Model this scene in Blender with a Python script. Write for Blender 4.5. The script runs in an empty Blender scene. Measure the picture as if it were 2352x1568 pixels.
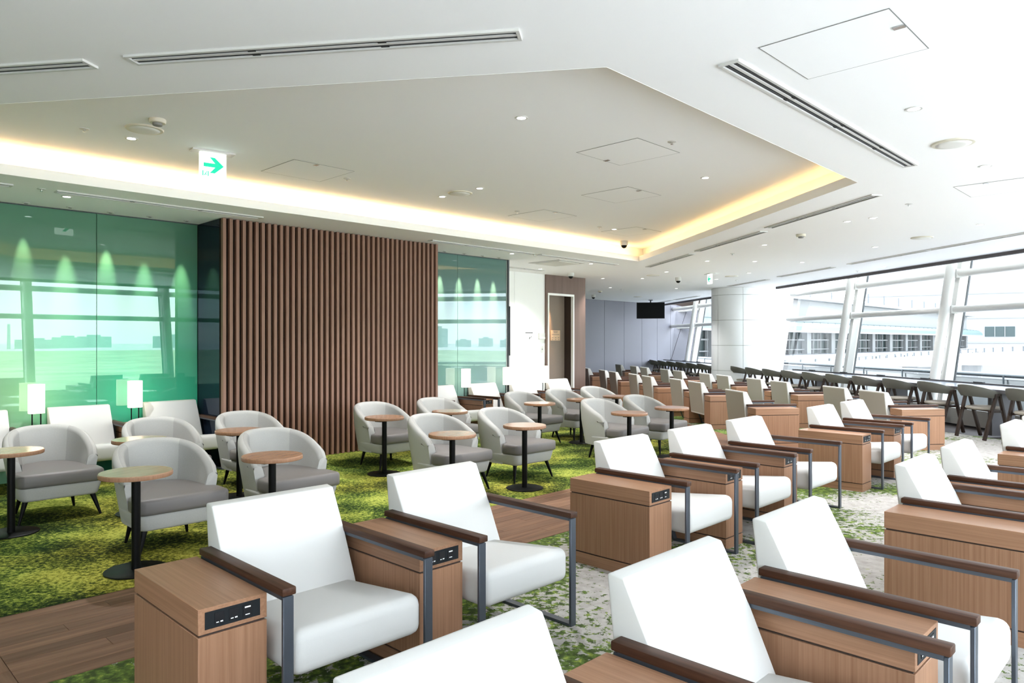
import bpy, bmesh, math, random
from mathutils import Vector, Matrix
R = math.radians
random.seed(7)
scene = bpy.context.scene
col = scene.collection

# ---------------------------------------------------------------- camera, world, exposure
EYE = 1.42
cam_d = bpy.data.cameras.new('camera'); cam = bpy.data.objects.new('camera', cam_d); col.objects.link(cam)
cam.location = (0, 0, EYE); cam.rotation_euler = (R(90), 0, 0)
cam_d.sensor_width = 36; cam_d.lens = 36 * 1650 / 2352; cam_d.clip_end = 3000; cam_d.clip_start = .05
scene.camera = cam
vs = scene.view_settings
vs.view_transform = 'Standard'; vs.look = 'None'; vs.gamma = 1; vs.use_curve_mapping = False
vs.exposure = 2.04
cy = scene.cycles
cy.max_bounces = 9; cy.diffuse_bounces = 5; cy.glossy_bounces = 4; cy.transmission_bounces = 4; cy.transparent_max_bounces = 16
cy.caustics_reflective = False; cy.caustics_refractive = False; cy.sample_clamp_indirect = 6

SKY = 2.4
sun_d = bpy.data.lights.new('sun', 'SUN'); sun_d.energy = 11; sun_d.angle = R(12); sun_d.color = (.98, .985, 1)      # high sun behind the building, lights the apron
sun = bpy.data.objects.new('sun', sun_d); col.objects.link(sun); sun.rotation_euler = Vector((.55, -.45, -1)).to_track_quat('-Z', 'Y').to_euler()
LAMP = 1.0
world = bpy.data.worlds.new('sky'); scene.world = world; world.use_nodes = True
wn = world.node_tree.nodes; wl = world.node_tree.links
bg = wn['Background']
tc = wn.new('ShaderNodeTexCoord'); sep = wn.new('ShaderNodeSeparateXYZ'); wl.new(tc.outputs['Generated'], sep.inputs[0])
rp = wn.new('ShaderNodeValToRGB'); wl.new(sep.outputs['Z'], rp.inputs[0])
el = rp.color_ramp.elements
el[0].position = 0; el[0].color = (.95, .97, 1, 1); el[1].position = .9; el[1].color = (.50, .66, .95, 1)
e = rp.color_ramp.elements.new(.10); e.color = (.80, .90, 1, 1)
mp = wn.new('ShaderNodeMapping'); mp.inputs['Scale'].default_value = (2, 2, 14); wl.new(tc.outputs['Generated'], mp.inputs[0])
nz = wn.new('ShaderNodeTexNoise'); nz.inputs['Scale'].default_value = 1.6; nz.inputs['Detail'].default_value = 5; wl.new(mp.outputs[0], nz.inputs[0])
cr = wn.new('ShaderNodeValToRGB'); cr.color_ramp.elements[0].position = .42; cr.color_ramp.elements[1].position = .62; wl.new(nz.outputs[0], cr.inputs[0])
mx = wn.new('ShaderNodeMixRGB'); mx.inputs[2].default_value = (1, 1, 1, 1); wl.new(cr.outputs[0], mx.inputs[0]); wl.new(rp.outputs[0], mx.inputs[1])
wl.new(mx.outputs[0], bg.inputs[0]); bg.inputs[1].default_value = SKY

# ---------------------------------------------------------------- plan axes
TH = R(44.55)
U = Vector((math.sin(TH), math.cos(TH), 0)); N = Vector((math.cos(TH), -math.sin(TH), 0))      # along the green wall / into the room
W = Vector((-.128, .9918, 0)).normalized(); D = Vector((W.y, -W.x, 0))                           # along the slanted windows / out of them
RZN = math.atan2(N.x, -N.y); RZD = math.atan2(D.x, -D.y)
def ST(s, t, z=0): return U * s + N * t + Vector((0, 0, z))
def WL(y, off=0, z=0):                                                                          # a point of the window tube line
    return Vector((7.5 - .129 * (y - 13), y, z)) + D * off
ZC, ZU = 2.81, 3.08

# ---------------------------------------------------------------- materials
def mat(name):
    m = bpy.data.materials.new(name); m.use_nodes = True
    return m, m.node_tree.nodes, m.node_tree.links, m.node_tree.nodes['Principled BSDF']
def plain(name, c, rough=.5, metal=0, spec=.5, noise=0, nscale=30, bump=0, bscale=400, emit=None, es=0):
    m, n, l, b = mat(name)
    b.inputs['Base Color'].default_value = (*c, 1); b.inputs['Roughness'].default_value = rough; b.inputs['Metallic'].default_value = metal
    b.inputs['Specular IOR Level'].default_value = spec
    if noise or bump:
        t = n.new('ShaderNodeTexCoord')
    if noise:
        x = n.new('ShaderNodeTexNoise'); x.inputs['Scale'].default_value = nscale; x.inputs['Detail'].default_value = 4; l.new(t.outputs['Object'], x.inputs[0])
        r = n.new('ShaderNodeValToRGB'); r.color_ramp.elements[0].position = .3; r.color_ramp.elements[1].position = .7
        r.color_ramp.elements[0].color = (*[v * (1 - noise) for v in c], 1); r.color_ramp.elements[1].color = (*[min(1, v * (1 + noise)) for v in c], 1)
        l.new(x.outputs[0], r.inputs[0]); l.new(r.outputs[0], b.inputs['Base Color'])
    if bump:
        x = n.new('ShaderNodeTexNoise'); x.inputs['Scale'].default_value = bscale; l.new(t.outputs['Object'], x.inputs[0])
        u = n.new('ShaderNodeBump'); u.inputs['Strength'].default_value = bump; u.inputs['Distance'].default_value = .002; l.new(x.outputs[0], u.inputs['Height']); l.new(u.outputs[0], b.inputs['Normal'])
    if emit:
        b.inputs['Emission Color'].default_value = (*emit, 1); b.inputs['Emission Strength'].default_value = es
    return m
def wood(name, c0, c1, scale, rough=.42, vary=.12, spec=.35):
    m, n, l, b = mat(name)
    t = n.new('ShaderNodeTexCoord'); oi = n.new('ShaderNodeObjectInfo')
    p = n.new('ShaderNodeMapping'); p.inputs['Scale'].default_value = scale; l.new(t.outputs['Object'], p.inputs[0])
    cm = n.new('ShaderNodeCombineXYZ')
    ml = n.new('ShaderNodeMath'); ml.operation = 'MULTIPLY'; ml.inputs[1].default_value = 37; l.new(oi.outputs['Random'], ml.inputs[0])
    for i in range(3): l.new(ml.outputs[0], cm.inputs[i])
    l.new(cm.outputs[0], p.inputs['Location'])
    a = n.new('ShaderNodeTexNoise'); a.inputs['Scale'].default_value = 1; a.inputs['Detail'].default_value = 6; a.inputs['Roughness'].default_value = .6; l.new(p.outputs[0], a.inputs[0])
    r = n.new('ShaderNodeValToRGB'); r.color_ramp.elements[0].position = .3; r.color_ramp.elements[1].position = .72
    r.color_ramp.elements[0].color = (*c0, 1); r.color_ramp.elements[1].color = (*c1, 1); l.new(a.outputs[0], r.inputs[0])
    hv = n.new('ShaderNodeHueSaturation'); l.new(r.outputs[0], hv.inputs['Color'])
    mr = n.new('ShaderNodeMapRange'); mr.inputs[3].default_value = 1 - vary; mr.inputs[4].default_value = 1 + vary; l.new(oi.outputs['Random'], mr.inputs[0]); l.new(mr.outputs[0], hv.inputs['Value'])
    l.new(hv.outputs[0], b.inputs['Base Color']); b.inputs['Roughness'].default_value = rough; b.inputs['Specular IOR Level'].default_value = spec
    return m
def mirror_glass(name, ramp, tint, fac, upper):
    """back-painted glass: a coloured film behind a strongly reflecting face; the diffuse colour drifts along the wall and with height"""
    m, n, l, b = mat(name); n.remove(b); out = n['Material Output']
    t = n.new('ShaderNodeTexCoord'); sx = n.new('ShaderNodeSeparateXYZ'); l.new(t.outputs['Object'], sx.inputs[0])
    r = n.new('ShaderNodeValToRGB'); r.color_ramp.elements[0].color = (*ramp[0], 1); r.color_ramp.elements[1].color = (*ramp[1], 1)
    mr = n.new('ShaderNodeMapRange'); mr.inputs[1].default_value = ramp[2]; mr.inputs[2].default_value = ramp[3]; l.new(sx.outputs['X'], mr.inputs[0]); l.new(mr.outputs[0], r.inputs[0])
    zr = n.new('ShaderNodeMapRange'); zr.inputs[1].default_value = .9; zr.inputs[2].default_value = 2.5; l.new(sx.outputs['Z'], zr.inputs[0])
    zm = n.new('ShaderNodeMixRGB'); zm.inputs[2].default_value = (*upper, 1); l.new(zr.outputs[0], zm.inputs[0]); l.new(r.outputs[0], zm.inputs[1])      # diffuse colour grades with height, paler towards the floor
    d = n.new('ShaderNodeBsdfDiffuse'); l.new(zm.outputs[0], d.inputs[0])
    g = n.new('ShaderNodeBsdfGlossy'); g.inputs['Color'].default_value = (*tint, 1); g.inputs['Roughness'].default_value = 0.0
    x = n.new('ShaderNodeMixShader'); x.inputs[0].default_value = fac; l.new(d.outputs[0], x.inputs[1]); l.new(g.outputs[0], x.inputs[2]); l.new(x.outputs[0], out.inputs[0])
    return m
def clear_glass(name, tint=(.93, .97, .97), refl=.05):
    m, n, l, b = mat(name); n.remove(b); out = n['Material Output']
    tr = n.new('ShaderNodeBsdfTransparent'); tr.inputs[0].default_value = (*tint, 1)
    g = n.new('ShaderNodeBsdfGlossy'); g.inputs['Roughness'].default_value = 0
    f = n.new('ShaderNodeFresnel'); f.inputs[0].default_value = 1.12
    x = n.new('ShaderNodeMixShader'); l.new(f.outputs[0], x.inputs[0]); l.new(tr.outputs[0], x.inputs[1]); l.new(g.outputs[0], x.inputs[2]); l.new(x.outputs[0], out.inputs[0])
    return m
def lampmat(name, c, s, sample=False):
    m = plain(name, (.9, .9, .88), .5, emit=c, es=s)
    if not sample: m.cycles.emission_sampling = 'NONE'
    return m

M = {}
M['ceiling'] = plain('ceiling_paint', (.90, .90, .90), .8, spec=.2)
M['upper'] = plain('upper_ceiling_paint', (.89, .89, .89), .8, spec=.2)
M['white'] = plain('white_paint', (.84, .84, .83), .6, spec=.3)
M['whitefab'] = plain('white_leather', (.60, .595, .575), .55, spec=.35, bump=.25, bscale=900)
M['taupefab'] = plain('taupe_leather', (.31, .285, .245), .6, spec=.3, bump=.3, bscale=700)
M['greyfab'] = plain('light_grey_fabric', (.41, .405, .385), .85, spec=.15, noise=.06, nscale=260, bump=.4, bscale=700)
M['greyfab2'] = plain('mid_grey_fabric', (.335, .33, .312), .85, spec=.15, noise=.06, nscale=260, bump=.4, bscale=700)
M['cushion'] = plain('taupe_grey_leather', (.150, .138, .132), .5, spec=.4, bump=.15, bscale=600)
M['olive'] = plain('olive_grey_leather', (.108, .104, .088), .5, spec=.3)
M['olivepad'] = plain('warm_grey_leather', (.33, .295, .25), .5, spec=.4)
M['oak_v'] = wood('oak_vertical_grain', (.235, .120, .066), (.345, .188, .112), (110, 110, 1.6), .45, .08, .25)
M['oak_h'] = wood('oak_long_grain', (.235, .120, .066), (.345, .188, .112), (90, 1.6, 110), .42, .08, .3)
M['oak_top'] = wood('oak_table_top', (.27, .145, .085), (.40, .235, .145), (6, 60, 60), rough=.2)
M['walnut'] = wood('walnut_arm', (.034, .014, .008), (.082, .036, .020), (70, 3, 70), .5, .1, .2)
M['darkwood'] = wood('dark_stained_ash', (.022, .013, .010), (.050, .031, .023), (50, 50, 3), .45)
M['slat'] = wood('slat_wood', (.200, .105, .072), (.275, .152, .108), (40, 40, 1.2), .5, .06)
M['slatback'] = plain('slat_backing', (.016, .009, .006), .8, spec=.1)
M['plank'] = wood('floor_plank', (.115, .058, .034), (.215, .122, .077), (1.6, 26, 26), .55, .2, .15)
M['portal'] = wood('portal_veneer', (.105, .062, .046), (.165, .100, .076), (14, 14, .7), .5, .03)
M['groove'] = plain('dark_reveal', (.035, .020, .014), .8)
M['steel'] = plain('blue_grey_steel', (.085, .098, .120), .42, metal=.6)
M['black'] = plain('black_steel', (.004, .004, .004), .4, spec=.12)
M['plastic'] = plain('black_plastic', (.010, .012, .014), .5, spec=.25)
M['socket'] = plain('socket_black', (.006, .006, .008), .4)
M['mark'] = plain('white_print', (.8, .8, .8), .6)
M['offwhite'] = plain('ivory_plastic', (.62, .58, .47), .5)
M['grille'] = plain('grille_grey', (.70, .69, .65), .6)
M['chrome'] = plain('chrome', (.55, .55, .55), .25, metal=1)
M['slot'] = plain('slot_dark', (.012, .013, .014), .7)
M['slotmetal'] = plain('slot_blade', (.06, .064, .068), .5)
M['gap'] = plain('gap_grey', (.22, .22, .21), .8)
M['whitemetal'] = plain('white_metal', (.60, .59, .565), .45, spec=.3)
M['gasket'] = plain('black_gasket', (.035, .04, .045), .6)
M['header'] = plain('dark_blind_box', (.085, .075, .080), .7)
M['curb'] = plain('curb_grey', (.42, .41, .38), .7)
M['counter'] = plain('counter_top', (.40, .43, .48), .15, spec=.6)
M['countertrim'] = plain('counter_trim', (.10, .095, .10), .5)
M['purple'] = plain('mauve_grey_fabric', (.215, .212, .240), .9, spec=.1, noise=.05, nscale=120)
M['portalin'] = plain('taupe_panel', (.24, .19, .155), .8, noise=.05, nscale=80)
M['plaque'] = plain('wood_plaque', (.62, .42, .27), .6)
M['paper'] = plain('paper', (.88, .88, .87), .7)
M['screen'] = plain('screen_black', (.004, .004, .0045), .5, spec=.12)
M['columnpanel'] = plain('column_panel', (.82, .83, .835), .35, spec=.4)
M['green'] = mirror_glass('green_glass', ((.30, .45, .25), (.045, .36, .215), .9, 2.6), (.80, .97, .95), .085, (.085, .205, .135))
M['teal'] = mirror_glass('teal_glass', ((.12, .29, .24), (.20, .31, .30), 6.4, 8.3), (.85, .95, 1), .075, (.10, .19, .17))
M['navy'] = mirror_glass('navy_glass', ((.010, .016, .028), (.010, .016, .028), 0, 1), (.70, .78, .90), .10, (.006, .010, .02))
M['glass'] = clear_glass('window_glass')
def frosted(name):
    m, n, l, b = mat(name); n.remove(b); out = n['Material Output']
    t = n.new('ShaderNodeBsdfTranslucent'); t.inputs[0].default_value = (.9, .92, .93, 1); d = n.new('ShaderNodeBsdfDiffuse'); d.inputs[0].default_value = (.8, .8, .8, 1)
    x = n.new('ShaderNodeMixShader'); x.inputs[0].default_value = .4; l.new(t.outputs[0], x.inputs[1]); l.new(d.outputs[0], x.inputs[2]); l.new(x.outputs[0], out.inputs[0])
    return m
M['frosted'] = frosted('frosted_panel')
M['lens'] = lampmat('downlight_lens', (1, .97, .93), 1.2)
M['shade'] = lampmat('lamp_shade', (1, .84, .62), 1.0, True)
M['exitface'] = lampmat('exit_sign_face', (.95, 1, 1), .42)
M['exitgreen'] = plain('exit_green', (.0, .40, .24), .5, emit=(0, 1, .55), es=.13)
M['led'] = lampmat('led_strip', (1, .66, .28), 1.0)

def moss(name, green):
    m, n, l, b = mat(name)
    g = n.new('ShaderNodeNewGeometry')
    def noise(scale, detail, rough=.6, stretch=None):
        x = n.new('ShaderNodeTexNoise'); x.inputs['Scale'].default_value = scale; x.inputs['Detail'].default_value = detail; x.inputs['Roughness'].default_value = rough
        if stretch:
            p = n.new('ShaderNodeMapping'); p.inputs['Rotation'].default_value = (0, 0, R(45)); p.inputs['Scale'].default_value = stretch
            l.new(g.outputs['Position'], p.inputs[0]); l.new(p.outputs[0], x.inputs[0])
        else: l.new(g.outputs['Position'], x.inputs[0])
        return x
    def ramp(src, *st):
        r = n.new('ShaderNodeValToRGB'); r.color_ramp.elements[0].position = st[0][0]; r.color_ramp.elements[0].color = (*st[0][1], 1)
        r.color_ramp.elements[1].position = st[-1][0]; r.color_ramp.elements[1].color = (*st[-1][1], 1)
        for q in st[1:-1]:
            e = r.color_ramp.elements.new(q[0]); e.color = (*q[1], 1)
        l.new(src, r.inputs[0]); return r
    def mix(f, a, c):
        x = n.new('ShaderNodeMixRGB'); l.new(f, x.inputs[0]); l.new(a, x.inputs[1]); l.new(c, x.inputs[2]); return x
    def math_(op, a, v):
        x = n.new('ShaderNodeMath'); x.operation = op; x.use_clamp = False; l.new(a, x.inputs[0])
        if isinstance(v, (int, float)): x.inputs[1].default_value = v
        else: l.new(v, x.inputs[1])
        return x.outputs[0]
    fine = noise(34 if green else 21, 5, .8 if green else .7)
    if green:
        big = noise(1.5, 4, .6); yel = noise(.55, 2)
        s = math_('ADD', math_('MULTIPLY', fine.outputs[0], .74), math_('MULTIPLY', big.outputs[0], .52))
        gr = ramp(s, (.555, (.010, .022, .008)), (.605, (.045, .080, .018)), (.65, (.150, .200, .030)), (.72, (.40, .43, .090)))
        yr = ramp(s, (.555, (.018, .022, .008)), (.605, (.075, .085, .016)), (.65, (.215, .205, .026)), (.72, (.47, .43, .080)))
        f = ramp(yel.outputs[0], (.46, (0, 0, 0)), (.62, (1, 1, 1)))
        c = mix(f.outputs[0], gr.outputs[0], yr.outputs[0])
        l.new(c.outputs[0], b.inputs['Base Color'])
    else:
        big = noise(.9, 3, .55)
        sp = n.new('ShaderNodeSeparateXYZ'); l.new(g.outputs['Position'], sp.inputs[0])
        # the pattern thins out away from the wood walkway
        tt = math_('ADD', math_('MULTIPLY', sp.outputs['X'], N.x), math_('MULTIPLY', sp.outputs['Y'], N.y))
        mr = n.new('ShaderNodeMapRange'); mr.inputs[1].default_value = 0; mr.inputs[2].default_value = 2.0; mr.inputs[3].default_value = .058; mr.inputs[4].default_value = -.052; l.new(math_('MAXIMUM', math_('ADD', tt, 3.6), math_('SUBTRACT', sp.outputs['X'], 4.0)), mr.inputs[0])
        s = math_('ADD', math_('ADD', math_('MULTIPLY', fine.outputs[0], .52), math_('MULTIPLY', big.outputs[0], .62)), mr.outputs[0])
        base = ramp(noise(14, 3).outputs[0], (.3, (.33, .31, .288)), (.7, (.47, .448, .422)))
        gmix = ramp(noise(22, 4).outputs[0], (.42, (.060, .085, .030)), (.56, (.125, .190, .045)), (.68, (.33, .38, .075)))
        f = ramp(s, (.568, (0, 0, 0)), (.580, (1, 1, 1)))
        c = mix(f.outputs[0], base.outputs[0], gmix.outputs[0])
        l.new(c.outputs[0], b.inputs['Base Color'])
    b.inputs['Roughness'].default_value = .95; b.inputs['Specular IOR Level'].default_value = .05
    u = n.new('ShaderNodeBump'); u.inputs['Strength'].default_value = .5; u.inputs['Distance'].default_value = .006
    l.new(noise(220, 2).outputs[0], u.inputs['Height']); l.new(u.outputs[0], b.inputs['Normal'])
    return m
M['greencarpet'] = moss('green_moss_carpet', True)
M['palecarpet'] = moss('pale_moss_carpet', False)

# ---------------------------------------------------------------- mesh helpers
class MB:
    def __init__(self): self.v = []; self.f = []; self.m = []
    def add(self, vs_, fs, mi=0):
        o = len(self.v); self.v += [tuple(p) for p in vs_]; self.f += [tuple(i + o for i in q) for q in fs]; self.m += [mi] * len(fs); return self
    def box(self, x0, x1, y0, y1, z0, z1, mi=0, mt=None):
        p = [Vector((x, y, z)) for z in (z0, z1) for y in (y0, y1) for x in (x0, x1)]
        if mt: p = [mt @ q for q in p]
        return self.add(p, [(0, 2, 3, 1), (4, 5, 7, 6), (0, 1, 5, 4), (2, 6, 7, 3), (0, 4, 6, 2), (1, 3, 7, 5)], mi)
    def prism_x(self, prof, x0, x1, mi=0):            # profile in (y, z), extruded along x
        n = len(prof); p = [(x0, y, z) for y, z in prof] + [(x1, y, z) for y, z in prof]
        return self.add(p, [tuple(range(n)), tuple(range(2 * n - 1, n - 1, -1))] + [(i, i + n, (i + 1) % n + n, (i + 1) % n) for i in range(n)], mi)
    def prism_z(self, poly, z0, z1, mi=0):
        n = len(poly); p = [(q[0], q[1], z0) for q in poly] + [(q[0], q[1], z1) for q in poly]
        return self.add(p, [tuple(range(n - 1, -1, -1)), tuple(range(n, 2 * n))] + [(i, (i + 1) % n, (i + 1) % n + n, i + n) for i in range(n)], mi)
    def bar(self, a, b, wx, wy, up=(0, 0, 1), mi=0):   # rectangular bar from a to b
        a = Vector(a); b = Vector(b); d = (b - a).normalized(); x = d.cross(Vector(up)).normalized(); y = x.cross(d)
        p = [q + x * i * wx / 2 + y * j * wy / 2 for q in (a, b) for i, j in ((-1, -1), (1, -1), (1, 1), (-1, 1))]
        return self.add(p, [(3, 2, 1, 0), (4, 5, 6, 7), (0, 1, 5, 4), (1, 2, 6, 5), (2, 3, 7, 6), (3, 0, 4, 7)], mi)
    def cyl(self, a, b, r0, r1=None, n=16, mi=0):
        r1 = r0 if r1 is None else r1; a = Vector(a); b = Vector(b); d = (b - a).normalized()
        x = d.cross(Vector((1, 0, 0)) if abs(d.x) < .9 else Vector((0, 1, 0))).normalized(); y = d.cross(x)
        p = [a + (x * math.cos(k * 2 * math.pi / n) + y * math.sin(k * 2 * math.pi / n)) * r0 for k in range(n)] + [b + (x * math.cos(k * 2 * math.pi / n) + y * math.sin(k * 2 * math.pi / n)) * r1 for k in range(n)]
        return self.add(p, [tuple(range(n - 1, -1, -1)), tuple(range(n, 2 * n))] + [(k, (k + 1) % n, (k + 1) % n + n, k + n) for k in range(n)], mi)
    def lathe(self, prof, n=24, mi=0):                # profile (r, z) bottom to top, closed at the axis ends
        o = []
        for r, z in prof: o += [(r * math.cos(k * 2 * math.pi / n), r * math.sin(k * 2 * math.pi / n), z) for k in range(n)]
        fs = [(i * n + k, i * n + (k + 1) % n, (i + 1) * n + (k + 1) % n, (i + 1) * n + k) for i in range(len(prof) - 1) for k in range(n)]
        fs += [tuple(range(n - 1, -1, -1)), tuple((len(prof) - 1) * n + k for k in range(n))]
        return self.add(o, fs, mi)
    def build(self, name, mats, parent=None, bevel=0, seg=2, smooth=None, fn=None, loc=None, rz=0):
        me = bpy.data.meshes.new(name); me.from_pydata([tuple(p) for p in self.v], [], self.f)
        for m_ in (mats if isinstance(mats, (list, tuple)) else [mats]): me.materials.append(m_)
        me.polygons.foreach_set('material_index', self.m)
        bm = bmesh.new(); bm.from_mesh(me); bmesh.ops.recalc_face_normals(bm, faces=bm.faces)
        if bevel:
            ed = [e_ for e_ in bm.edges if len(e_.link_faces) == 2 and e_.calc_face_angle(0) > R(25)]
            bmesh.ops.bevel(bm, geom=ed, offset=bevel, segments=seg, profile=.5, affect='EDGES', clamp_overlap=True)
        if fn:
            for v_ in bm.verts: v_.co = fn(v_.co)
        bm.to_mesh(me); bm.free()
        if smooth is not None or bevel:
            me.shade_smooth(); me.set_sharp_from_angle(angle=R(smooth or 40))
        ob = bpy.data.objects.new(name, me); col.objects.link(ob)
        if parent: ob.parent = parent
        if loc is not None: ob.location = loc
        ob.rotation_euler.z = rz
        return ob
def tag(o, label=None, cat=None, group=None, kind=None):
    if label: o['label'] = label
    if cat: o['category'] = cat
    if group: o['group'] = group
    if kind: o['kind'] = kind
    return o
def empty(name, loc=(0, 0, 0), rz=0):
    o = bpy.data.objects.new(name, None); col.objects.link(o); o.location = loc; o.rotation_euler.z = rz; o.empty_display_size = .1
    return o
def copy_tree(o, parent=None):
    c = o.copy(); col.objects.link(c); c.parent = parent
    for ch in list(o.children): copy_tree(ch, c)
    return c
used = set()
def put(proto, loc, rz, label=None, cat=None, group=None):
    """the first placing moves the thing itself, later ones copy it with its parts"""
    o = proto if proto.name not in used else copy_tree(proto)
    used.add(proto.name); o.location = loc; o.rotation_euler.z = rz
    return tag(o, label, cat, group)
def structure(o): o['kind'] = 'structure'; return o
def poly(name, pts, z, m, flip=False):
    p = [(q[0], q[1], z) for q in pts]
    me = bpy.data.meshes.new(name); me.from_pydata(p, [], [tuple(range(len(p)))]); me.materials.append(m)
    bm = bmesh.new(); bm.from_mesh(me); bmesh.ops.triangulate(bm, faces=bm.faces)
    bmesh.ops.recalc_face_normals(bm, faces=bm.faces); bm.normal_update()
    if (bm.faces[:][0].normal.z < 0) != flip: bmesh.ops.reverse_faces(bm, faces=bm.faces)
    bm.to_mesh(me); bm.free()
    o = bpy.data.objects.new(name, me); col.objects.link(o); return o
def frame_at(o, d, z=(0, 0, 1)):                      # matrix with x along d, origin o
    d = Vector(d).normalized(); z = Vector(z); y = z.cross(d)
    return Matrix((( d.x, y.x, z.x, o[0]), (d.y, y.y, z.y, o[1]), (d.z, y.z, z.z, o[2]), (0, 0, 0, 1)))
def area(name, loc, rot, sx, sy, power, c=(1, 1, 1), portal=False, parent=None):
    d = bpy.data.lights.new(name, 'AREA'); d.shape = 'RECTANGLE'; d.size = sx; d.size_y = sy; d.energy = power; d.color = c
    if portal: d.cycles.is_portal = True
    o = bpy.data.objects.new(name, d); col.objects.link(o); o.location = loc
    if isinstance(rot, Matrix): o.rotation_euler = rot.to_euler()
    else: o.rotation_euler = rot
    if parent: o.parent = parent
    return o
def spot(name, loc, power, c, size, blend, parent=None, aim=(0, 0, -1), r=.03):
    d = bpy.data.lights.new(name, 'SPOT'); d.energy = power; d.color = c; d.spot_size = R(size); d.spot_blend = blend; d.shadow_soft_size = r
    o = bpy.data.objects.new(name, d); col.objects.link(o); o.location = loc; o.rotation_euler = Vector(aim).to_track_quat('-Z', 'Y').to_euler()
    if parent: o.parent = parent
    return o
def aimrot(dirv, along):                              # area light shining along dirv, its x side along `along`
    zz = -Vector(dirv).normalized(); xx = Vector(along).normalized(); yy = zz.cross(xx)
    return Matrix(((xx.x, yy.x, zz.x), (xx.y, yy.y, zz.y), (xx.z, yy.z, zz.z)))

# ---------------------------------------------------------------- setting: floor
HX = lambda y: 7.4 - .129 * (y - 13)                  # ceiling edge (dark blind box) of the slanted window wall
TB = 1.55                                             # ceiling edge of the rear window wall
def st_of(p): return (p[0] * U.x + p[1] * U.y, p[0] * N.x + p[1] * N.y)
yc = next(y / 1000 for y in range(9000, 3000, -1) if st_of((HX(y / 1000) + .45, y / 1000))[1] > TB + .45)     # room corner
yp = next(y / 1000 for y in range(24000, 32000) if st_of((HX(y / 1000) + .3, y / 1000))[1] < -14.75)          # far end
W3L = lambda y: 2.1 - .17 * (y - 12); W3R = lambda y: 3.1 - .17 * (y - 12)
def cross_t(fn, t):
    return next((fn(y / 500), y / 500) for y in range(500, 20000) if st_of((fn(y / 500), y / 500))[1] < t)
structure(poly('floor_base', [ST(-5.3, -8.9), ST(-5.3, 2.3), (HX(yc) + .9, yc), (HX(yp) + .6, yp + .3), ST(12.3, -14.95), ST(12.3, -10.2), ST(8.6, -10.2)], -.03, M['groove']))
a, b = cross_t(W3L, -4.47), cross_t(W3R, -4.47)
far_l = cross_t(W3L, -14.7) if False else None
yl = 16.0
structure(poly('floor_carpet_green', [ST(-5, -4.475), a, (W3L(yl), yl), ST(12.38, -9.9), ST(8.7, -10), ST(8.7, -8.7), ST(-5, -8.7)], 0, M['greencarpet']))
c_, d_ = cross_t(W3L, -3.48), cross_t(W3R, -3.48)
structure(poly('floor_carpet_pale', [ST(.69, -3.475), ST(13.0, -3.475), (HX(yc) + .4, yc), ST(.69, TB + .5)], 0, M['palecarpet']))
structure(poly('floor_carpet_side', [ST(-5, -3.475), ST(-.305, -3.475), ST(-.305, TB + .5), ST(-5, TB + .5)], 0, M['palecarpet']))
structure(poly('floor_carpet_far', [b, ST(13.6, -4.475), (HX(yp) + .35, yp), cross_t(W3R, -14.75)], 0, M['palecarpet']))
# wood walkways: planks laid one by one on the two near strips, a boarded surface for the far one
walk = structure(MB().box(-.1, .1, -.1, .1, -.029, -.02).build('floor_walkway', M['groove'], loc=ST(3, -4)))
pl_cache = {}
def plank(s, t, ln, wd, along_u, parent):
    key = (round(ln, 2), round(wd, 3))
    if key not in pl_cache:
        pl_cache[key] = MB().box(-ln / 2, ln / 2, -wd / 2 + .0012, wd / 2 - .0012, -.012, 0).build('plank', M['plank'], bevel=.0012, seg=1); o = pl_cache[key]
    else:
        o = pl_cache[key].copy(); col.objects.link(o)
    o.parent = parent; o.location = ST(s, t) - parent.location; o.rotation_euler.z = math.atan2(U.y, U.x) if along_u else math.atan2(N.y, N.x)
for r_ in range(9):
    wd = .99 / 9; s = .69 - [0, .5, .25, .8, .1, .6, .35, .9, .2][r_] * 0
    first = [1.2, .55, .9, .3, 1.05, .7, .4, .95, .6][r_]; x = .69; ln = first
    while x < 9.9:
        plank(x + ln / 2, -4.47 + wd * (r_ + .5), ln - .0015, wd, True, walk); x += ln; ln = 1.2
for r_ in range(9):
    wd = .99 / 9; x = -4.47; ln = [.5, 1.1, .8, .35, .95, .65, 1.2, .45, .75][r_]
    while x < 1.2:
        plank(-.3 + wd * (r_ + .5), x + ln / 2, ln - .0015, wd, False, walk); x += ln; ln = 1.2
structure(poly('floor_walkway_far', [a, c_, ST(9.9, -3.48), b, (W3R(20), 20), cross_t(W3R, -14.75), ST(12.38, -14.75), ST(12.38, -9.9), (W3L(yl), yl)], -.001, M['plank']))

# ---------------------------------------------------------------- setting: ceilings and coffer
TRAY = [Vector((.48, 3.64, 0)), Vector((3.02, 6.28, 0)), Vector((2.20, 12.46, 0)), Vector((-5.55, 4.62, 0))]
outer = [ST(-5, -8.72), ST(-5, TB), (HX(yc - .3) - .0, yc - .3), (HX(yp) + .0, yp), ST(12.35, -14.8), ST(12.35, -10.0), ST(8.66, -10.0), ST(8.66, -8.72)]
def ringed(name, outer_, hole, z, m):
    bm = bmesh.new()
    for lp in (outer_, hole):
        vv = [bm.verts.new((p[0], p[1], z)) for p in lp]
        for i in range(len(vv)): bm.edges.new((vv[i], vv[(i + 1) % len(vv)]))
    bmesh.ops.triangle_fill(bm, use_beauty=True, edges=bm.edges[:])
    me = bpy.data.meshes.new(name); bm.to_mesh(me); bm.free(); me.materials.append(m)
    o = bpy.data.objects.new(name, me); col.objects.link(o); return o
structure(ringed('ceiling', outer, TRAY, ZC, M['ceiling']))
cen = sum(TRAY, Vector()) / 4
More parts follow.
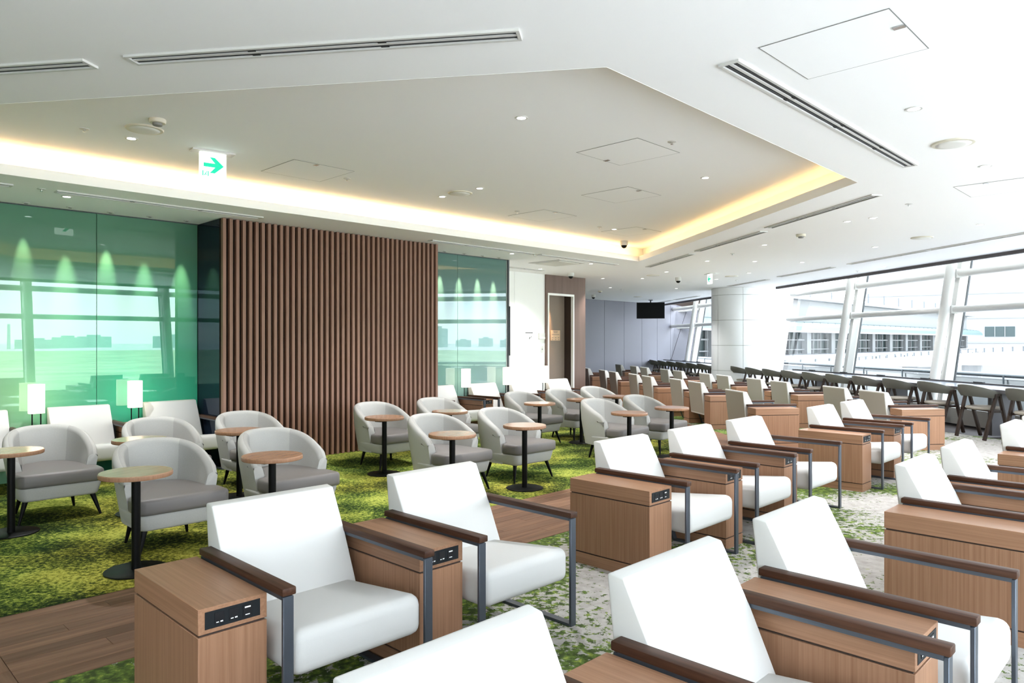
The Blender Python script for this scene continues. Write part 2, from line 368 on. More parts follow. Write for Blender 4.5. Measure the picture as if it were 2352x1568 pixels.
def inset(ps, off):                                   # offset the polygon outward
    n = len(ps); out = []
    ln = []
    for i in range(n):
        a_, b_ = ps[i], ps[(i + 1) % n]; d = (b_ - a_).normalized(); nn = Vector((d.y, -d.x, 0))
        if (a_ - cen).dot(nn) < 0: nn = -nn
        ln.append((a_ + nn * off, d))
    for i in range(n):
        p, d = ln[i - 1]; q, e_ = ln[i]
        den = d.x * e_.y - d.y * e_.x; k = ((q.x - p.x) * e_.y - (q.y - p.y) * e_.x) / den
        out.append(p + d * k)
    return out
T2 = inset(TRAY, .22); T0 = inset(TRAY, .018)
structure(poly('ceiling_upper', T2, ZU, M['upper'], True))
def walls_ring(name, ps, z0, z1, m):
    n = len(ps); mb = MB(); mb.add([(p.x, p.y, z0) for p in ps] + [(p.x, p.y, z1) for p in ps], [(i, (i + 1) % n, (i + 1) % n + n, i + n) for i in range(n)]); return structure(mb.build(name, m))
walls_ring('ceiling_cove_back', T2, ZC, ZU, M['ceiling'])
mb = MB(); n_ = 4                                     # lip of the cove: an upstand with thickness
mb.add([(p.x, p.y, z) for ps, z in ((TRAY, ZC - .001), (TRAY, ZC + .085), (T0, ZC + .085), (T0, ZC + .004)) for p in ps], [(k * 4 + i, k * 4 + (i + 1) % 4, (k + 1) * 4 + (i + 1) % 4, (k + 1) * 4 + i) for k in range(3) for i in range(4)])
structure(mb.build('trim_1', M['ceiling']))
mb = MB(); mb.add([(p.x, p.y, ZC + .004) for p in T0] + [(p.x, p.y, ZC + .004) for p in T2], [(i, (i + 1) % 4, (i + 1) % 4 + 4, i + 4) for i in range(4)]); structure(mb.build('ceiling_cove_shelf', M['ceiling']))
TM = inset(TRAY, .07)
COVE = {0: 1.0, 1: 2.4, 2: 4.6, 3: 1.0}
for i in range(4):
    a_, b_ = TM[i], TM[(i + 1) % 4]; L = (b_ - a_).length; d = (b_ - a_).normalized(); nn = (inset(TRAY, .1)[i] - inset(TRAY, .0)[i]); nn = Vector((d.y, -d.x, 0)); nn = nn if (a_ - cen).dot(nn) > 0 else -nn
    st_ = MB().bar(a_ + Vector((0, 0, ZC + .015)) + d * .05, b_ + Vector((0, 0, ZC + .015)) - d * .05, .02, .012).build('led_strip', M['led'])
    tag(st_, ['warm strip lamp hidden in the cove on the windowward long side', 'warm strip lamp in the cove leading towards the windows', 'warm strip lamp in the long cove above the slatted screen', 'warm strip lamp hidden in the cove over the camera end'][i], 'lamp', 'cove strip lamps')
    mid = (a_ + b_) / 2 + Vector((0, 0, ZC + .05))
    area('cove_light', mid, aimrot(nn * .75 + Vector((0, 0, .6)), d), L * .98, .05, COVE[i] * L / 8 * LAMP, (1, .60, .23))

# ---------------------------------------------------------------- setting: walls
def wallbox(name, a_, b_, z0, z1, th, m, away):
    """wall slab whose room face runs from a_ to b_, thickness grows towards `away`"""
    a_ = Vector(a_); b_ = Vector(b_); aw = Vector(away) * th; mb = MB()
    mb.prism_z([a_, b_, b_ + aw, a_ + aw], z0, z1); return structure(mb.build(name, m))
TG = -8.65
wallbox('wall_green', ST(-5, TG - .03), ST(8.66, TG - .03), 0, ZC, .12, M['slatback'], -N)
root = structure(empty('wall_glass', ST(0, TG)))
root.rotation_euler.z = math.atan2(U.y, U.x)
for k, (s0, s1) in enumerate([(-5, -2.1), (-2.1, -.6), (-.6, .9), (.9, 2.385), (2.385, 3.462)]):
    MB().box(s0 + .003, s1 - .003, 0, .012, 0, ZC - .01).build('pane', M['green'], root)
for s0, s1 in [(6.55, 7.55), (7.55, 8.66)]:
    MB().box(s0 + .003, s1 - .003, 0, .012, 0, ZC - .01).build('pane', M['teal'], root)
MB().box(8.662, 8.70, -.02, .03, 0, ZC).build('frame', M['gasket'], root)
MB().box(-5, 8.66, -.012, .002, ZC - .01, ZC).build('frame', M['gasket'], root)
# slatted screen box
TS = -7.95
scr = tag(empty('slat_screen', ST(3.46, TS), math.atan2(U.y, U.x)), 'tall dark backed screen of upright brown wooden slats, floor to ceiling', 'screen')
MB().box(0, 3.11, .055, .09, 0, ZC - .004).build('backing', M['slatback'], scr)
MB().box(3.06, 3.11, .091, .68, 0, ZC - .004).build('side_panel', M['slat'], scr)
MB().box(.0, .03, .091, .68, 0, ZC - .004).build('side_glass', M['navy'], scr)
NS = 41; pt = 3.11 / NS; sl = None
for k in range(NS):
    if sl is None: sl = MB().box(-.0195, .0195, 0, .052, .0, ZC - .004).build('slat', M['slat'], scr, bevel=.002, seg=1); o = sl
    else: o = sl.copy(); col.objects.link(o); o.parent = scr
    o.location = (.021 + (3.11 - .042) * k / (NS - 1), 0, 0)
# white wall, portal, mauve wall, closing walls
TWH = -9.97
ww = structure(empty('wall_white', ST(8.7, TWH), math.atan2(U.y, U.x)))
MB().box(0, 2.4, .02, .15, 0, ZC).build('backing', M['gap'], ww)
for x0, x1 in ((0, 1.50), (1.50, 2.40)): MB().box(x0 + .002, x1 - .002, 0, .02, 0, ZC).build('panel', M['white'], ww)
wallbox('wall_return', ST(8.70, TG), ST(8.70, TWH - .1), 0, ZC, .05, M['white'], -U)
wallbox('wall_left', ST(-5, -8.8), ST(-5, 2.2), 0, 3.4, .15, M['white'], -U)
por = structure(empty('door_1', ST(11.1, TWH), math.atan2(U.y, U.x)))
MB().box(0, .05, -.03, .25, 0, ZC).build('jamb', M['portal'], por)
MB().box(.9, 1.30, -.03, .25, 0, ZC).build('jamb', M['portal'], por)
MB().box(.05, .9, -.03, .25, 2.43, ZC).build('lintel', M['portal'], por)
MB().prism_x([(-.045, 0), (.02, 0), (.02, 2.43), (-.045, 2.43)], .05, .085).build('frame', M['white'], por)
MB().prism_x([(-.045, 0), (.02, 0), (.02, 2.43), (-.045, 2.43)], .865, .90).build('frame', M['white'], por)
MB().box(.085, .865, -.045, .02, 2.385, 2.43).build('frame', M['white'], por)
MB().box(.05, .9, .21, .24, 0, 2.43).build('inner_wall', M['portalin'], por)
MB().box(.87, .899, .02, .21, 0, 2.43).build('inner_side', M['groove'], por)
spot('portal_lamp', ST(11.40, TWH - .085, 2.38), 50 * LAMP, (1, .60, .30), 34, 1, aim=-N * .22 + Vector((0, 0, -1)))
wallbox('wall_side', ST(12.36, TWH - .05), ST(12.36, -14.85), 0, ZC, .12, M['purple'], -U)
pw = structure(empty('wall_far', ST(0, -14.75), math.atan2(U.y, U.x)))
MB().box(12.2, 24.6, .02, .15, 0, ZC + .6).build('backing', M['groove'], pw)
js = [12.3, 14.2, 15.5, 16.8, 18.22, 19.42, 20.55, 21.62, 22.6, 23.5, 24.4]
for i in range(len(js) - 1):
    MB().box(js[i] + .006, js[i + 1] - .006, 0, .02, 0, ZC - .005).build('panel', M['purple'], pw, bevel=.003, seg=1)

# ---------------------------------------------------------------- setting: slanted window walls
LEAN = .16
def lean_pt(p, off, z, out): return Vector((p[0], p[1], 0)) + out * (off + LEAN * (z - .72)) + Vector((0, 0, z))
ZT = 3.42
def window_wall(nodes, out, along, base, first, endcap=True):
    """nodes: floor points of the tube line; one window (mullion, transoms, panes) per bay"""
    for i in range(len(nodes) - 1):
        p, q = nodes[i], nodes[i + 1]
        w = structure(empty('window_%d' % (first + i), p))
        def L(pt): return pt - Vector(p)
        d = (Vector(q) - Vector(p)).normalized()
        for z0, z1 in ((.29, 1.94), (2.05, 2.57), (2.70, ZT)):
            mb = MB(); c4 = [lean_pt(Vector(p) + d * .05, .30, z0, out), lean_pt(Vector(q) - d * .05, .30, z0, out), lean_pt(Vector(q) - d * .05, .30, z1, out), lean_pt(Vector(p) + d * .05, .30, z1, out)]
            mb.add([L(x) for x in c4], [(0, 1, 2, 3)]); mb.build('pane', M['glass'], w)
        mb = MB(); mb.bar(L(lean_pt(p, .26, .3, out)), L(lean_pt(p, .26, ZT, out)), .11, .20, up=out); mb.build('mullion', M['whitemetal'], w)
        mb = MB(); mb.bar(L(lean_pt(Vector(p) - d * .060, .345, .3, out)), L(lean_pt(Vector(p) - d * .060, .345, ZT, out)), .014, .03, up=out); mb.build('gasket', M['gasket'], w)
        for z, h in ((1.99, .115), (2.635, .13)):
            mb = MB(); a_ = L(lean_pt(p, .17, z, out)) + d * .0; b_ = L(lean_pt(q, .17, z, out))
            dd = (b_ - a_).normalized(); n8 = 12; ring = [(math.cos(k * 2 * math.pi / n8) * .10, math.sin(k * 2 * math.pi / n8) * h / 2) for k in range(n8)]
            vv = [pt + out * x + Vector((0, 0, y)) for pt in (a_, b_) for x, y in ring]
            mb.add(vv, [tuple(range(n8 - 1, -1, -1)), tuple(range(n8, 2 * n8))] + [(k, (k + 1) % n8, (k + 1) % n8 + n8, k + n8) for k in range(n8)]); mb.build('transom', M['whitemetal'], w, smooth=50)
            mb = MB(); c0 = L(lean_pt(p, .02, z, out)); mb.cyl(c0, c0 + out * .22, .045, n=12); mb.build('bracket', M['whitemetal'], w, smooth=50)
            mb = MB(); c0 = L(lean_pt(p, .17, z, out)); mb.bar(c0 - d * .09, c0 + d * .09, .23, h + .03); mb.build('node', M['whitemetal'], w, bevel=.012)
        mb = MB(); a_, b_ = Vector(p) + out * .10, Vector(q) + out * .10; a2, b2 = a_ + out * .25, b_ + out * .25
        mb.prism_z([L(a_), L(b_), L(b2), L(a2)], 0, .27); mb.build('curb', M['curb'], w)
        mb = MB(); mb.bar(L(lean_pt(p, .30, .28, out)), L(lean_pt(q, .30, .28, out)), .10, .04); mb.build('sill', M['whitemetal'], w)
tube_proto = None
def tube(p, out, lab):
    mb = MB(); mb.cyl(lean_pt(p, 0, 0, out), lean_pt(p, 0, ZT, out), .085, n=24); return structure(mb.build('column_tube', M['whitemetal'], smooth=40))
YS = [yc + .35, 9.83, 12.80, 15.77, 18.5]
window_wall([WL(y) for y in YS], D, W, 0, 1)
YF = [21.5, 24.65, 27.62]
window_wall([WL(y) for y in YF], D, W, 0, 6)
for y in (9.83, 12.80, 15.77, 21.7, 24.65, 27.55): tube(WL(y), D, '')
SB = [-5, -2.1, .9, 3.9, 6.9, 9.9]
def back_pt(s): return ST(s, TB + .1)
window_wall([back_pt(s) for s in SB], N, U, 0, 9)
for s in SB[1:]: tube(back_pt(s), N, '')
# pelmets: dark blind box on the ceiling edge, white soffit up to the glass
def pelmet(a_, b_, out, nm):
    mb = MB(); mb.prism_z([a_, b_, b_ + out * .06, a_ + out * .06], ZC - .055, ZC + .01); structure(mb.build('trim_' + nm, M['header']))
    mb = MB(); mb.prism_z([a_ + out * .0, b_ + out * .0, b_ + out * .05, a_ + out * .05], ZC + .01, ZT + .05); structure(mb.build('wall_pelmet', M['white']))
    mb = MB(); mb.prism_z([a_ - out * .0, b_ - out * .0, b_ + out * 1.2, a_ + out * 1.2], ZT, ZT + .06); structure(mb.build('ceiling_soffit', M['white']))
P = lambda y: Vector((HX(y), y, 0))
pelmet(P(yc - .4), P(18.3), D, '2'); pelmet(P(21.4), P(yp), D, '3')
pelmet(ST(-5, TB), ST(10.3, TB), N, '4')
# infill panel of the bay behind the round column
mb = MB(); a_, b_ = WL(18.5), WL(21.5)
mb.add([lean_pt(x, o_, z, D) for x in (a_, b_) for z in (0, ZT) for o_ in (.20,)], [(0, 1, 3, 2)])
structure(mb.build('wall_infill', M['frosted']))
mb = MB(); mb.prism_z([P(18.3), P(21.4), P(21.4) + D * .9, P(18.3) + D * .9], ZC, ZC + .05); structure(mb.build('ceiling_infill', M['ceiling']))
# round column with curved cladding panels
CX, CY, CR = 5.93, 18.95, .65
colm = structure(empty('column', (CX, CY, 0)))
MB().lathe([(CR - .02, 0), (CR - .02, ZC - .002)], 40).build('core', M['gap'], colm, smooth=40)
a0 = -math.pi / 2 - R(17.4) + R(13.9) + R(0)
zs = [0, .67, 1.32, 1.97, 2.62, ZC]
pc = {}
for k in range(6):
    for j in range(5):
        g0, g1 = a0 + k * math.pi / 3 + .006, a0 + (k + 1) * math.pi / 3 - .006; z0, z1 = zs[j] + .004, zs[j + 1] - .004
        mb = MB(); nn_ = 12
        vv = [((r) * math.cos(g0 + (g1 - g0) * i / nn_), (r) * math.sin(g0 + (g1 - g0) * i / nn_), z) for r, z in ((CR - .018, z0), (CR, z0), (CR, z1), (CR - .018, z1)) for i in range(nn_ + 1)]
        m1 = nn_ + 1
        fs = [(c * m1 + i, c * m1 + i + 1, ((c + 1) % 4) * m1 + i + 1, ((c + 1) % 4) * m1 + i) for c in range(4) for i in range(nn_)]
        mb.add(vv, fs); mb.build('panel', M['columnpanel'], colm, smooth=30)

# daylight portals on the two window walls
area('daylight_portal', WL(12.5, .12, 1.9), aimrot(-D, W), 12.5, 3.2, 1, portal=True)
area('daylight_portal', WL(24.5, .12, 1.9), aimrot(-D, W), 6.2, 3.2, 1, portal=True)
area('daylight_portal', ST(2.5, TB + .2, 1.9), aimrot(-N, U), 15, 3.2, 1, portal=True)

# ---------------------------------------------------------------- counter along the windows
def counter(y0, y1, label, first):
    f0 = Vector((6.86 - .129 * (y0 - 11.23), y0, 0)); f1 = Vector((6.86 - .129 * (y1 - 11.23), y1, 0))
    r = tag(empty('window_counter', f0), label, 'counter', 'long counters under the slanted windows')
    Lk = (f1 - f0).length; r.rotation_euler.z = math.atan2((f1 - f0).y, (f1 - f0).x)      # local x along the counter, local -y to the windows
    MB().box(0, Lk, -.74, 0, .700, .728).build('worktop', M['counter'], r, bevel=.003, seg=1)
    MB().box(0, Lk, -.012, .006, .677, .722).build('fascia', M['countertrim'], r)
    MB().box(0, Lk, -.78, -.742, .66, .755).build('back_rail', M['countertrim'], r)
    k = .9
    while k < Lk:
        MB().box(k - .10, k + .10, -.78, -.735, .755, .768).build('socket_box', M['plastic'], r); k += 1.25
    k = 1.5
    while k < Lk:
        MB().box(k - .04, k + .04, -.68, -.30, 0, .70).build('support', M['countertrim'], r); k += 2.4
    return r
counter(yc + .9, 17.35, 'long glossy window counter running past the two slanted tubes towards the round column', 0)
counter(19.9, 26.6, 'far window counter beyond the round white column, under the small slanted windows', 0)

# ---------------------------------------------------------------- armchair with steel frame
def make_armchair():
    r = empty('armchair')
    def dome(c):
        k = max(0, 1 - (c.x / .287) ** 2); z = c.z
        if z > .33: z += .022 * k - .055 * max(0, (c.y + .20)) / .4
        return Vector((c.x, c.y, z))
    mb = MB(); mb.box(-.286, .286, -.336, .20, .232, .392); mb.build('seat', M['whitefab'], r, bevel=.042, seg=4, fn=dome, smooth=60)
    mb = MB(); mb.prism_x([(.135, .30), (.238, .53), (.345, .735), (.395, .742), (.405, .735), (.345, .20), (.20, .19)], -.287, .287)
    mb.build('backrest', M['whitefab'], r, bevel=.013, seg=3, smooth=50)
    mb = MB(); mb.prism_x([(.3475, .225), (.3515, .225), (.4075, .722), (.4035, .722)], -.276, .276); mb.build('back_panel', M['taupefab'], r)
    for sx in (-1, 1):
        x0, x1 = sorted((sx * .290, sx * .330))
        MB().box(x0, x1, -.344, -.330, 0, .537).build('leg', M['steel'], r, bevel=.002, seg=1)
        MB().prism_x([(.125, .0), (.139, .0), (.349, .525), (.349, .537), (.335, .537)], x0, x1).build('leg', M['steel'], r)
        MB().box(x0, x1, -.331, .13, 0, .014).build('runner', M['steel'], r)
        w0, w1 = sorted((sx * .283, sx * .336))
        ar = MB().box(w0, w1, -.350, .356, .541, .569).build('armrest', M['walnut'], r, bevel=.005, seg=2)
        MB().box(x0, x1, -.331, .336, .526, .541).build('rail', M['steel'], ar)
    return r
def make_side_table():
    r = empty('side_table')
    MB().box(-.12, .12, -.305, .305, .449, .535).build('tabletop', M['oak_h'], r, bevel=.0015, seg=1)
    MB().box(-.113, .113, -.298, .298, .06, .449).build('core', M['groove'], r)
    MB().box(-.12, .12, -.305, .305, .078, .4415).build('body', M['oak_v'], r, bevel=.0015, seg=1)
    MB().box(-.12, .12, -.305, .305, 0, .0705).build('plinth', M['oak_h'], r)
    p = MB().box(-.098, .094, -.3065, -.300, .4635, .5215).build('outlet_plate', M['plastic'], r); p['label'] = 'black outlet plate with two sockets and a charging port'
    for x in (-.050, .0, .048):
        s = MB().box(x - .016, x + .016, -.308, -.3062, .473, .5125)
        if x < .03:
            s.box(x - .011, x - .002, -.3085, -.308, .4785, .4815, 1); s.box(x + .003, x + .012, -.3085, -.308, .4785, .4825, 1)
        else:
            s.box(x - .010, x + .011, -.3085, -.308, .502, .507, 1); s.box(x - .008, x + .008, -.3085, -.308, .4775, .4805, 1)
        s.build('socket', [M['socket'], M['mark']], p)
    return r
ARM = make_armchair(); TAB = make_side_table()
ORD = ['first', 'second', 'third', 'fourth', 'fifth', 'sixth', 'seventh', 'eighth', 'ninth', 'tenth', 'eleventh', 'twelfth', 'thirteenth']
rowA = [1.54, 2.46, 4.17, 5.09, 6.01, 7.72, 8.64]
tabA = [1.08, 2.00, 3.71, 4.63, 5.55, 7.26, 8.18]
for i, s in enumerate(rowA): put(ARM, ST(s, -2.64), RZN, 'white armchair, %s from the near end of the row beside the wood walkway' % ORD[i], 'chair', 'armchairs in the row beside the wood walkway')
for i, s in enumerate(tabA): put(TAB, ST(s, -2.70), RZN, 'oak side table with sockets, %s from the near end of the walkway row' % ORD[i], 'side table', 'side tables in the row beside the wood walkway')
rowB = [1.07, 1.99, 2.91, 4.61, 5.53, 7.30, 8.22]
tabB = [1.53, 2.45, 4.15, 5.07, 6.84, 7.76]
for i, s in enumerate(rowB): put(ARM, ST(s, -.88), RZN, 'white armchair, %s from the near end of the row closest to camera' % ORD[i], 'chair', 'armchairs in the row closest to the camera')
for i, s in enumerate(tabB): put(TAB, ST(s, -.94), RZN, 'oak side table, %s from the near end of the row closest to camera' % ORD[i], 'side table', 'side tables in the row closest to the camera')
# two lines of armchairs facing the slanted windows, seen from behind
def line(mods, where, grp):
    ic = it = 0
    for (px, py), n in mods:
        p = Vector((px, py, 0))
        for k in range(n):
            b0 = p + W * (.922 * k)
            put(TAB, b0 + D * .305 + W * .12, RZD, 'oak side table, %s from the near end of the %s' % (ORD[it], where), 'side table', 'side tables in the ' + grp); it += 1
            put(ARM, b0 + D * .365 + W * .585, RZD, 'armchair seen from behind, %s from the near end of the %s' % (ORD[ic], where), 'chair', 'armchairs in the ' + grp); ic += 1
line([((3.21, 9.46), 1), ((3.20, 11.6), 2), ((2.76, 13.6), 2), ((2.38, 15.7), 2), ((2.0, 17.9), 2)], 'line beside the far walkway', 'line beside the far walkway')
line([((5.07, 9.34), 2), ((4.69, 11.78), 2), ((4.36, 13.95), 2), ((3.98, 16.25), 2), ((3.6, 18.5), 2), ((3.25, 20.7), 1)], 'line nearer the window counter', 'line nearer the window counter')
# armchairs, tables and lamps against the glass wall
def make_lamp():
    r = empty('table_lamp')
    MB().box(-.055, .055, -.03, .03, 0, .008).build('base', M['black'], r)
    for x in (-.037, .037): MB().cyl((x, 0, .006), (x, 0, .20), .006, n=10).build('post', M['black'], r, smooth=40)
    mb = MB(); n8 = 28; ring = [(math.copysign(abs(math.cos(k * 2 * math.pi / n8)) ** .6, math.cos(k * 2 * math.pi / n8)) * .070, math.copysign(abs(math.sin(k * 2 * math.pi / n8)) ** .6, math.sin(k * 2 * math.pi / n8)) * .055) for k in range(n8)]
    mb.prism_z(ring, .165, .455); mb.build('shade', M['shade'], r, smooth=40)
    return r
LMP = make_lamp()
wl_ch = [(1.28, 'white armchair by the green glass, mostly cut off by the picture edge'), (2.20, 'white armchair between the two lamps in front of the green glass'), (3.12, 'white armchair in the corner between the green glass and the slatted screen'),
         (7.10, 'white armchair half hidden behind the end of the slatted screen'), (8.02, 'white armchair between two lamps in front of the teal glass'), (8.94, 'white armchair in front of the pale wall with the paper notice'), (9.86, 'white armchair in front of the doorway opening, last along the wall')]
for s, lb in wl_ch: put(ARM, ST(s, -8.21), RZN, lb, 'chair', 'armchairs along the glass wall')
wl_tb = [(1.74, 'side table under the table lamp beside the picture edge at the green glass'), (2.66, 'side table under the lamp next to the corner armchair at the green glass'), (7.56, 'side table with lamp in front of the pane joint of the teal glass'), (8.48, 'side table with lamp at the outer end of the teal glass'), (9.40, 'side table with lamp in front of the white wall')]
for s, lb in wl_tb: put(TAB, ST(s, -8.27), RZN, lb, 'side table', 'side tables along the glass wall')
lm = ['glowing white table lamp by the edge of the picture, before the pale green glass', 'glowing white table lamp between two armchairs before the deep green glass', 'glowing white table lamp before the pane joint of the teal glass', 'glowing white table lamp at the outer edge of the teal glass', 'glowing white table lamp before the white wall']
for (s, _), lb in zip(wl_tb, lm): put(LMP, ST(s + (.05 if s < 3 else 0), -8.46, .535), RZN, lb, 'lamp', 'table lamps along the glass wall')

# ---------------------------------------------------------------- tub chair and round table
def make_tub():
    r = empty('tub_chair')
    def plan(a, off, z):                              # a in -1..1 round the back; outer outline at height z, moved in by off
        k = min(1, max(0, (z - .17) / .35)); hw = .270 + .055 * k - off; yb = .315 + .055 * k - off; ys = -.02; yf = -.135
        la = .115; tot = la + 1.0
        q = abs(a) * tot
        if q <= 1.0:
            t = q * math.pi / 2; x = hw * math.copysign(abs(math.sin(t)) ** .85, 1); y = ys + (yb - ys) * abs(math.cos(t)) ** .85
        else:
            x = hw; y = ys + (yf - ys) * (q - 1) / la
        return (math.copysign(x, a) if a else 0, y)
    def top(a): 
        q = abs(a); return .475 + .230 * max(0, 1 - q ** 2.3) ** .60
    na = 44; th = .075; mb = MB(); rows = []
    for i in range(na + 1):
        a = -1 + 2 * i / na; zt = top(a)
        sec = [(0, .172), (0, .26), (0, .36), (0, .46), (0, zt - .09)] 
        sec += [(th / 2 - th / 2 * math.cos(g), zt - .037 + .037 * math.sin(g)) for g in [math.pi * k_ / 8 for k_ in range(9)]]
        sec += [(th + .004, zt - .10), (th + .008, .44), (th + .010, .34), (th + .012, .27)]
        rows.append([(*plan(a, o_, z), z) for o_, z in sec])
    ns = len(rows[0]); vv = [p for rw in rows for p in rw]; fs = []; mi = []
    for i in range(na):
        a = -1 + 2 * (i + .5) / na
        for j in range(ns - 1): fs.append((i * ns + j, (i + 1) * ns + j, (i + 1) * ns + j + 1, i * ns + j + 1)); mi.append(1 if (j > 8 and abs(a) > .42) else 0)
    fs += [tuple(range(ns)), tuple(na * ns + j for j in range(ns - 1, -1, -1))]; mi += [0, 0]
    mb.add(vv, fs); mb.m = mi
    mb.build('shell', [M['greyfab'], M['greyfab2']], r, smooth=55)
    def dplan(hw, yf, yb, ys=.0, rc=.05):
        pts = [(-hw + rc, yf), (hw - rc, yf)] + [(hw - rc + rc * math.sin(g), yf + rc - rc * math.cos(g)) for g in (.4, .8, 1.2)] + [(hw, yf + rc)]
        pts += [(hw * math.sin(g) ** .85 if g > 0 else 0, ys + (yb - ys) * abs(math.cos(g)) ** .85) for g in [math.pi / 2 * k / 8 for k in range(8, -1, -1)]]
        lf = [(-x, y) for x, y in pts[6:-1]][::-1]
        pts += lf + [(-hw, yf + rc)] + [(-hw + rc - rc * math.sin(g), yf + rc - rc * math.cos(g)) for g in (1.2, .8, .4)]
        return pts
    MB().prism_z(dplan(.298, -.350, .30, -.05), .172, .285).build('seat_base', M['greyfab'], r, bevel=.02, seg=3, smooth=50, fn=lambda c: Vector((c.x * (1 - .10 * max(0, (.285 - c.z) / .113)), c.y * (1 - .06 * max(0, (.285 - c.z) / .113)), c.z)))
    def cd(c):
        return Vector((c.x, c.y, c.z + (.018 * max(0, 1 - (c.x / .26) ** 2) if c.z > .33 else 0)))
    tp = dplan(.305, -.385, -.10, -.20, .05); tp = [(-.255, -.385), (.255, -.385), (.290, -.37), (.305, -.335), (.308, -.20), (.300, -.150), (.245, -.140), (.245, -.02), (.225, .10), (.16, .20), (0, .25), (-.16, .20), (-.225, .10), (-.245, -.02), (-.245, -.140), (-.300, -.150), (-.308, -.20), (-.305, -.335), (-.290, -.37)]
    mb = MB(); mb.prism_z(tp, .283, .388)
    mb.build('cushion', M['cushion'], r, bevel=.028, seg=3, smooth=55, fn=cd)
    for sx in (-1, 1):
        MB().cyl((sx * .232, -.275, .178), (sx * .285, -.318, 0), .021, .009, 10).build('leg', M['black'], r, smooth=40)
        MB().cyl((sx * .180, .130, .178), (sx * .212, .165, 0), .021, .009, 10).build('leg', M['black'], r, smooth=40)
    return r
def make_round():
    r = empty('round_table')
    MB().lathe([(.205, .585), (.208, .588), (.208, .611), (.205, .615)], 48, 0).build('tabletop', M['oak_top'], r, smooth=40)
    MB().lathe([(.2085, .589), (.2088, .590), (.2088, .609), (.2085, .610)], 48).build('edge_band', M['oak_v'], r, smooth=40)
    MB().box(-.11, .06, -.04, .04, .567, .5855).build('mount', M['black'], r)
    MB().cyl((0, 0, .008), (0, 0, .57), .026, n=20).build('post', M['black'], r, smooth=40)
    MB().lathe([(.176, 0), (.18, .003), (.18, .008), (.172, .011)], 44).build('base', M['black'], r, smooth=40)
    return r
TUB = make_tub(); RND = make_round()
f_tab = [(1.54, 'a'), (2.44, 'b'), (4.12, 'c'), (5.04, 'd'), (6.77, 'e'), (7.66, 'f')]
b_tab = [(1.19, 'a'), (2.08, 'b'), (2.93, 'c'), (4.53, 'd'), (5.45, 'e'), (7.00, 'f'), (7.87, 'g'), (8.70, 'h')]
for i, (s, _) in enumerate(f_tab):
    put(RND, ST(s, -4.79), RZN + .3, 'round pedestal table, %s along the tub chair row beside the wood walkway' % ORD[i], 'table', 'round tables in the tub row beside the walkway')
    put(TUB, ST(s + .37, -5.33), RZN, 'pale grey tub chair with dark cushion, %s along the row beside the wood walkway' % ORD[i], 'chair', 'tub chairs in the row beside the walkway')
for i, (s, _) in enumerate(b_tab):
    put(RND, ST(s, -6.38), RZN + .3, 'round pedestal table, %s along the tub chair row nearer the green wall' % ORD[i], 'table', 'round tables in the tub row near the wall')
    put(TUB, ST(s + .37, -6.90), RZN, 'pale grey tub chair with dark cushion, %s along the row nearer the green wall' % ORD[i], 'chair', 'tub chairs in the row near the wall')

# ---------------------------------------------------------------- counter chairs
def make_counter_chair():
    r = empty('counter_chair')
    n = 20; mb = MB(); rows = []
    for i in range(n + 1):
        g = -R(95) + R(190) * i / n; c = math.cos(g); s_ = math.sin(g); k = max(0, c)
        zt = .690 + .100 * k ** .8; zb = .598 + .025 * k; x = .285 * s_; y = .0 + .255 * c
        ro = 1.06; le = .045
        rows.append([(x * .94, y * .94 - .0, zb), (x * 1.0, y * 1.0, zb), (x * ro, y * ro + le * k, (zb + zt) / 2), (x * ro, y * ro + le * k, zt), (x * .98, y * .98 + le * k, zt + .004), (x * .95, y * .95 + le * .4 * k, (zb + zt) / 2)])
    m = 6; fs = [(i * m + j, (i + 1) * m + j, (i + 1) * m + (j + 1) % m, i * m + (j + 1) % m) for i in range(n) for j in range(m)] + [tuple(range(m)), tuple(n * m + j for j in range(m - 1, -1, -1))]
    mb.add([p for rw in rows for p in rw], fs); mb.build('backrest', M['olive'], r, smooth=50)
    mb = MB(); mb.lathe([(.17, .425), (.215, .432), (.225, .45), (.215, .468), (.15, .478)], 28); mb.build('seat', M['olivepad'], r, smooth=60, fn=lambda c: Vector((c.x * 1.05, c.y - .02, c.z)))
    for sx in (-1, 1):
        for y1 in (.20, -.20):
            mb = MB(); mb.bar((sx * .287, y1 * .12, .655), (sx * .268, y1, 0), .036, .050, up=(1, 0, 0)); mb.build('leg', M['darkwood'], r, bevel=.007)
        mb = MB(); mb.bar((sx * .289, -.055, .648), (sx * .289, .055, .648), .034, .045); mb.build('arm_cap', M['darkwood'], r, bevel=.01)
        mb = MB(); mb.bar((sx * .275, -.12, .415), (sx * .275, .12, .415), .02, .035); mb.build('side_rail', M['darkwood'], r)
    MB().box(-.275, .275, -.03, .03, .40, .428).build('seat_rail', M['darkwood'], r)
    return r
CCH = make_counter_chair()
near_i = list(range(-1, 11)); far_i = [11.5 + j * .98 for j in range(6)]
for k, i in enumerate(near_i):
    put(CCH, (6.92 - .1126 * i, 10.57 + .873 * i, 0), RZD, 'curved-back wooden counter chair, %s from the near end of the window counter' % ORD[k], 'chair', 'counter chairs before the round column')
for k, i in enumerate(far_i):
    put(CCH, (6.92 - .1126 * i, 10.57 + .873 * i, 0), RZD, 'small curved-back counter chair beyond the round column, %s past the column' % ORD[k], 'chair', 'counter chairs beyond the round column')

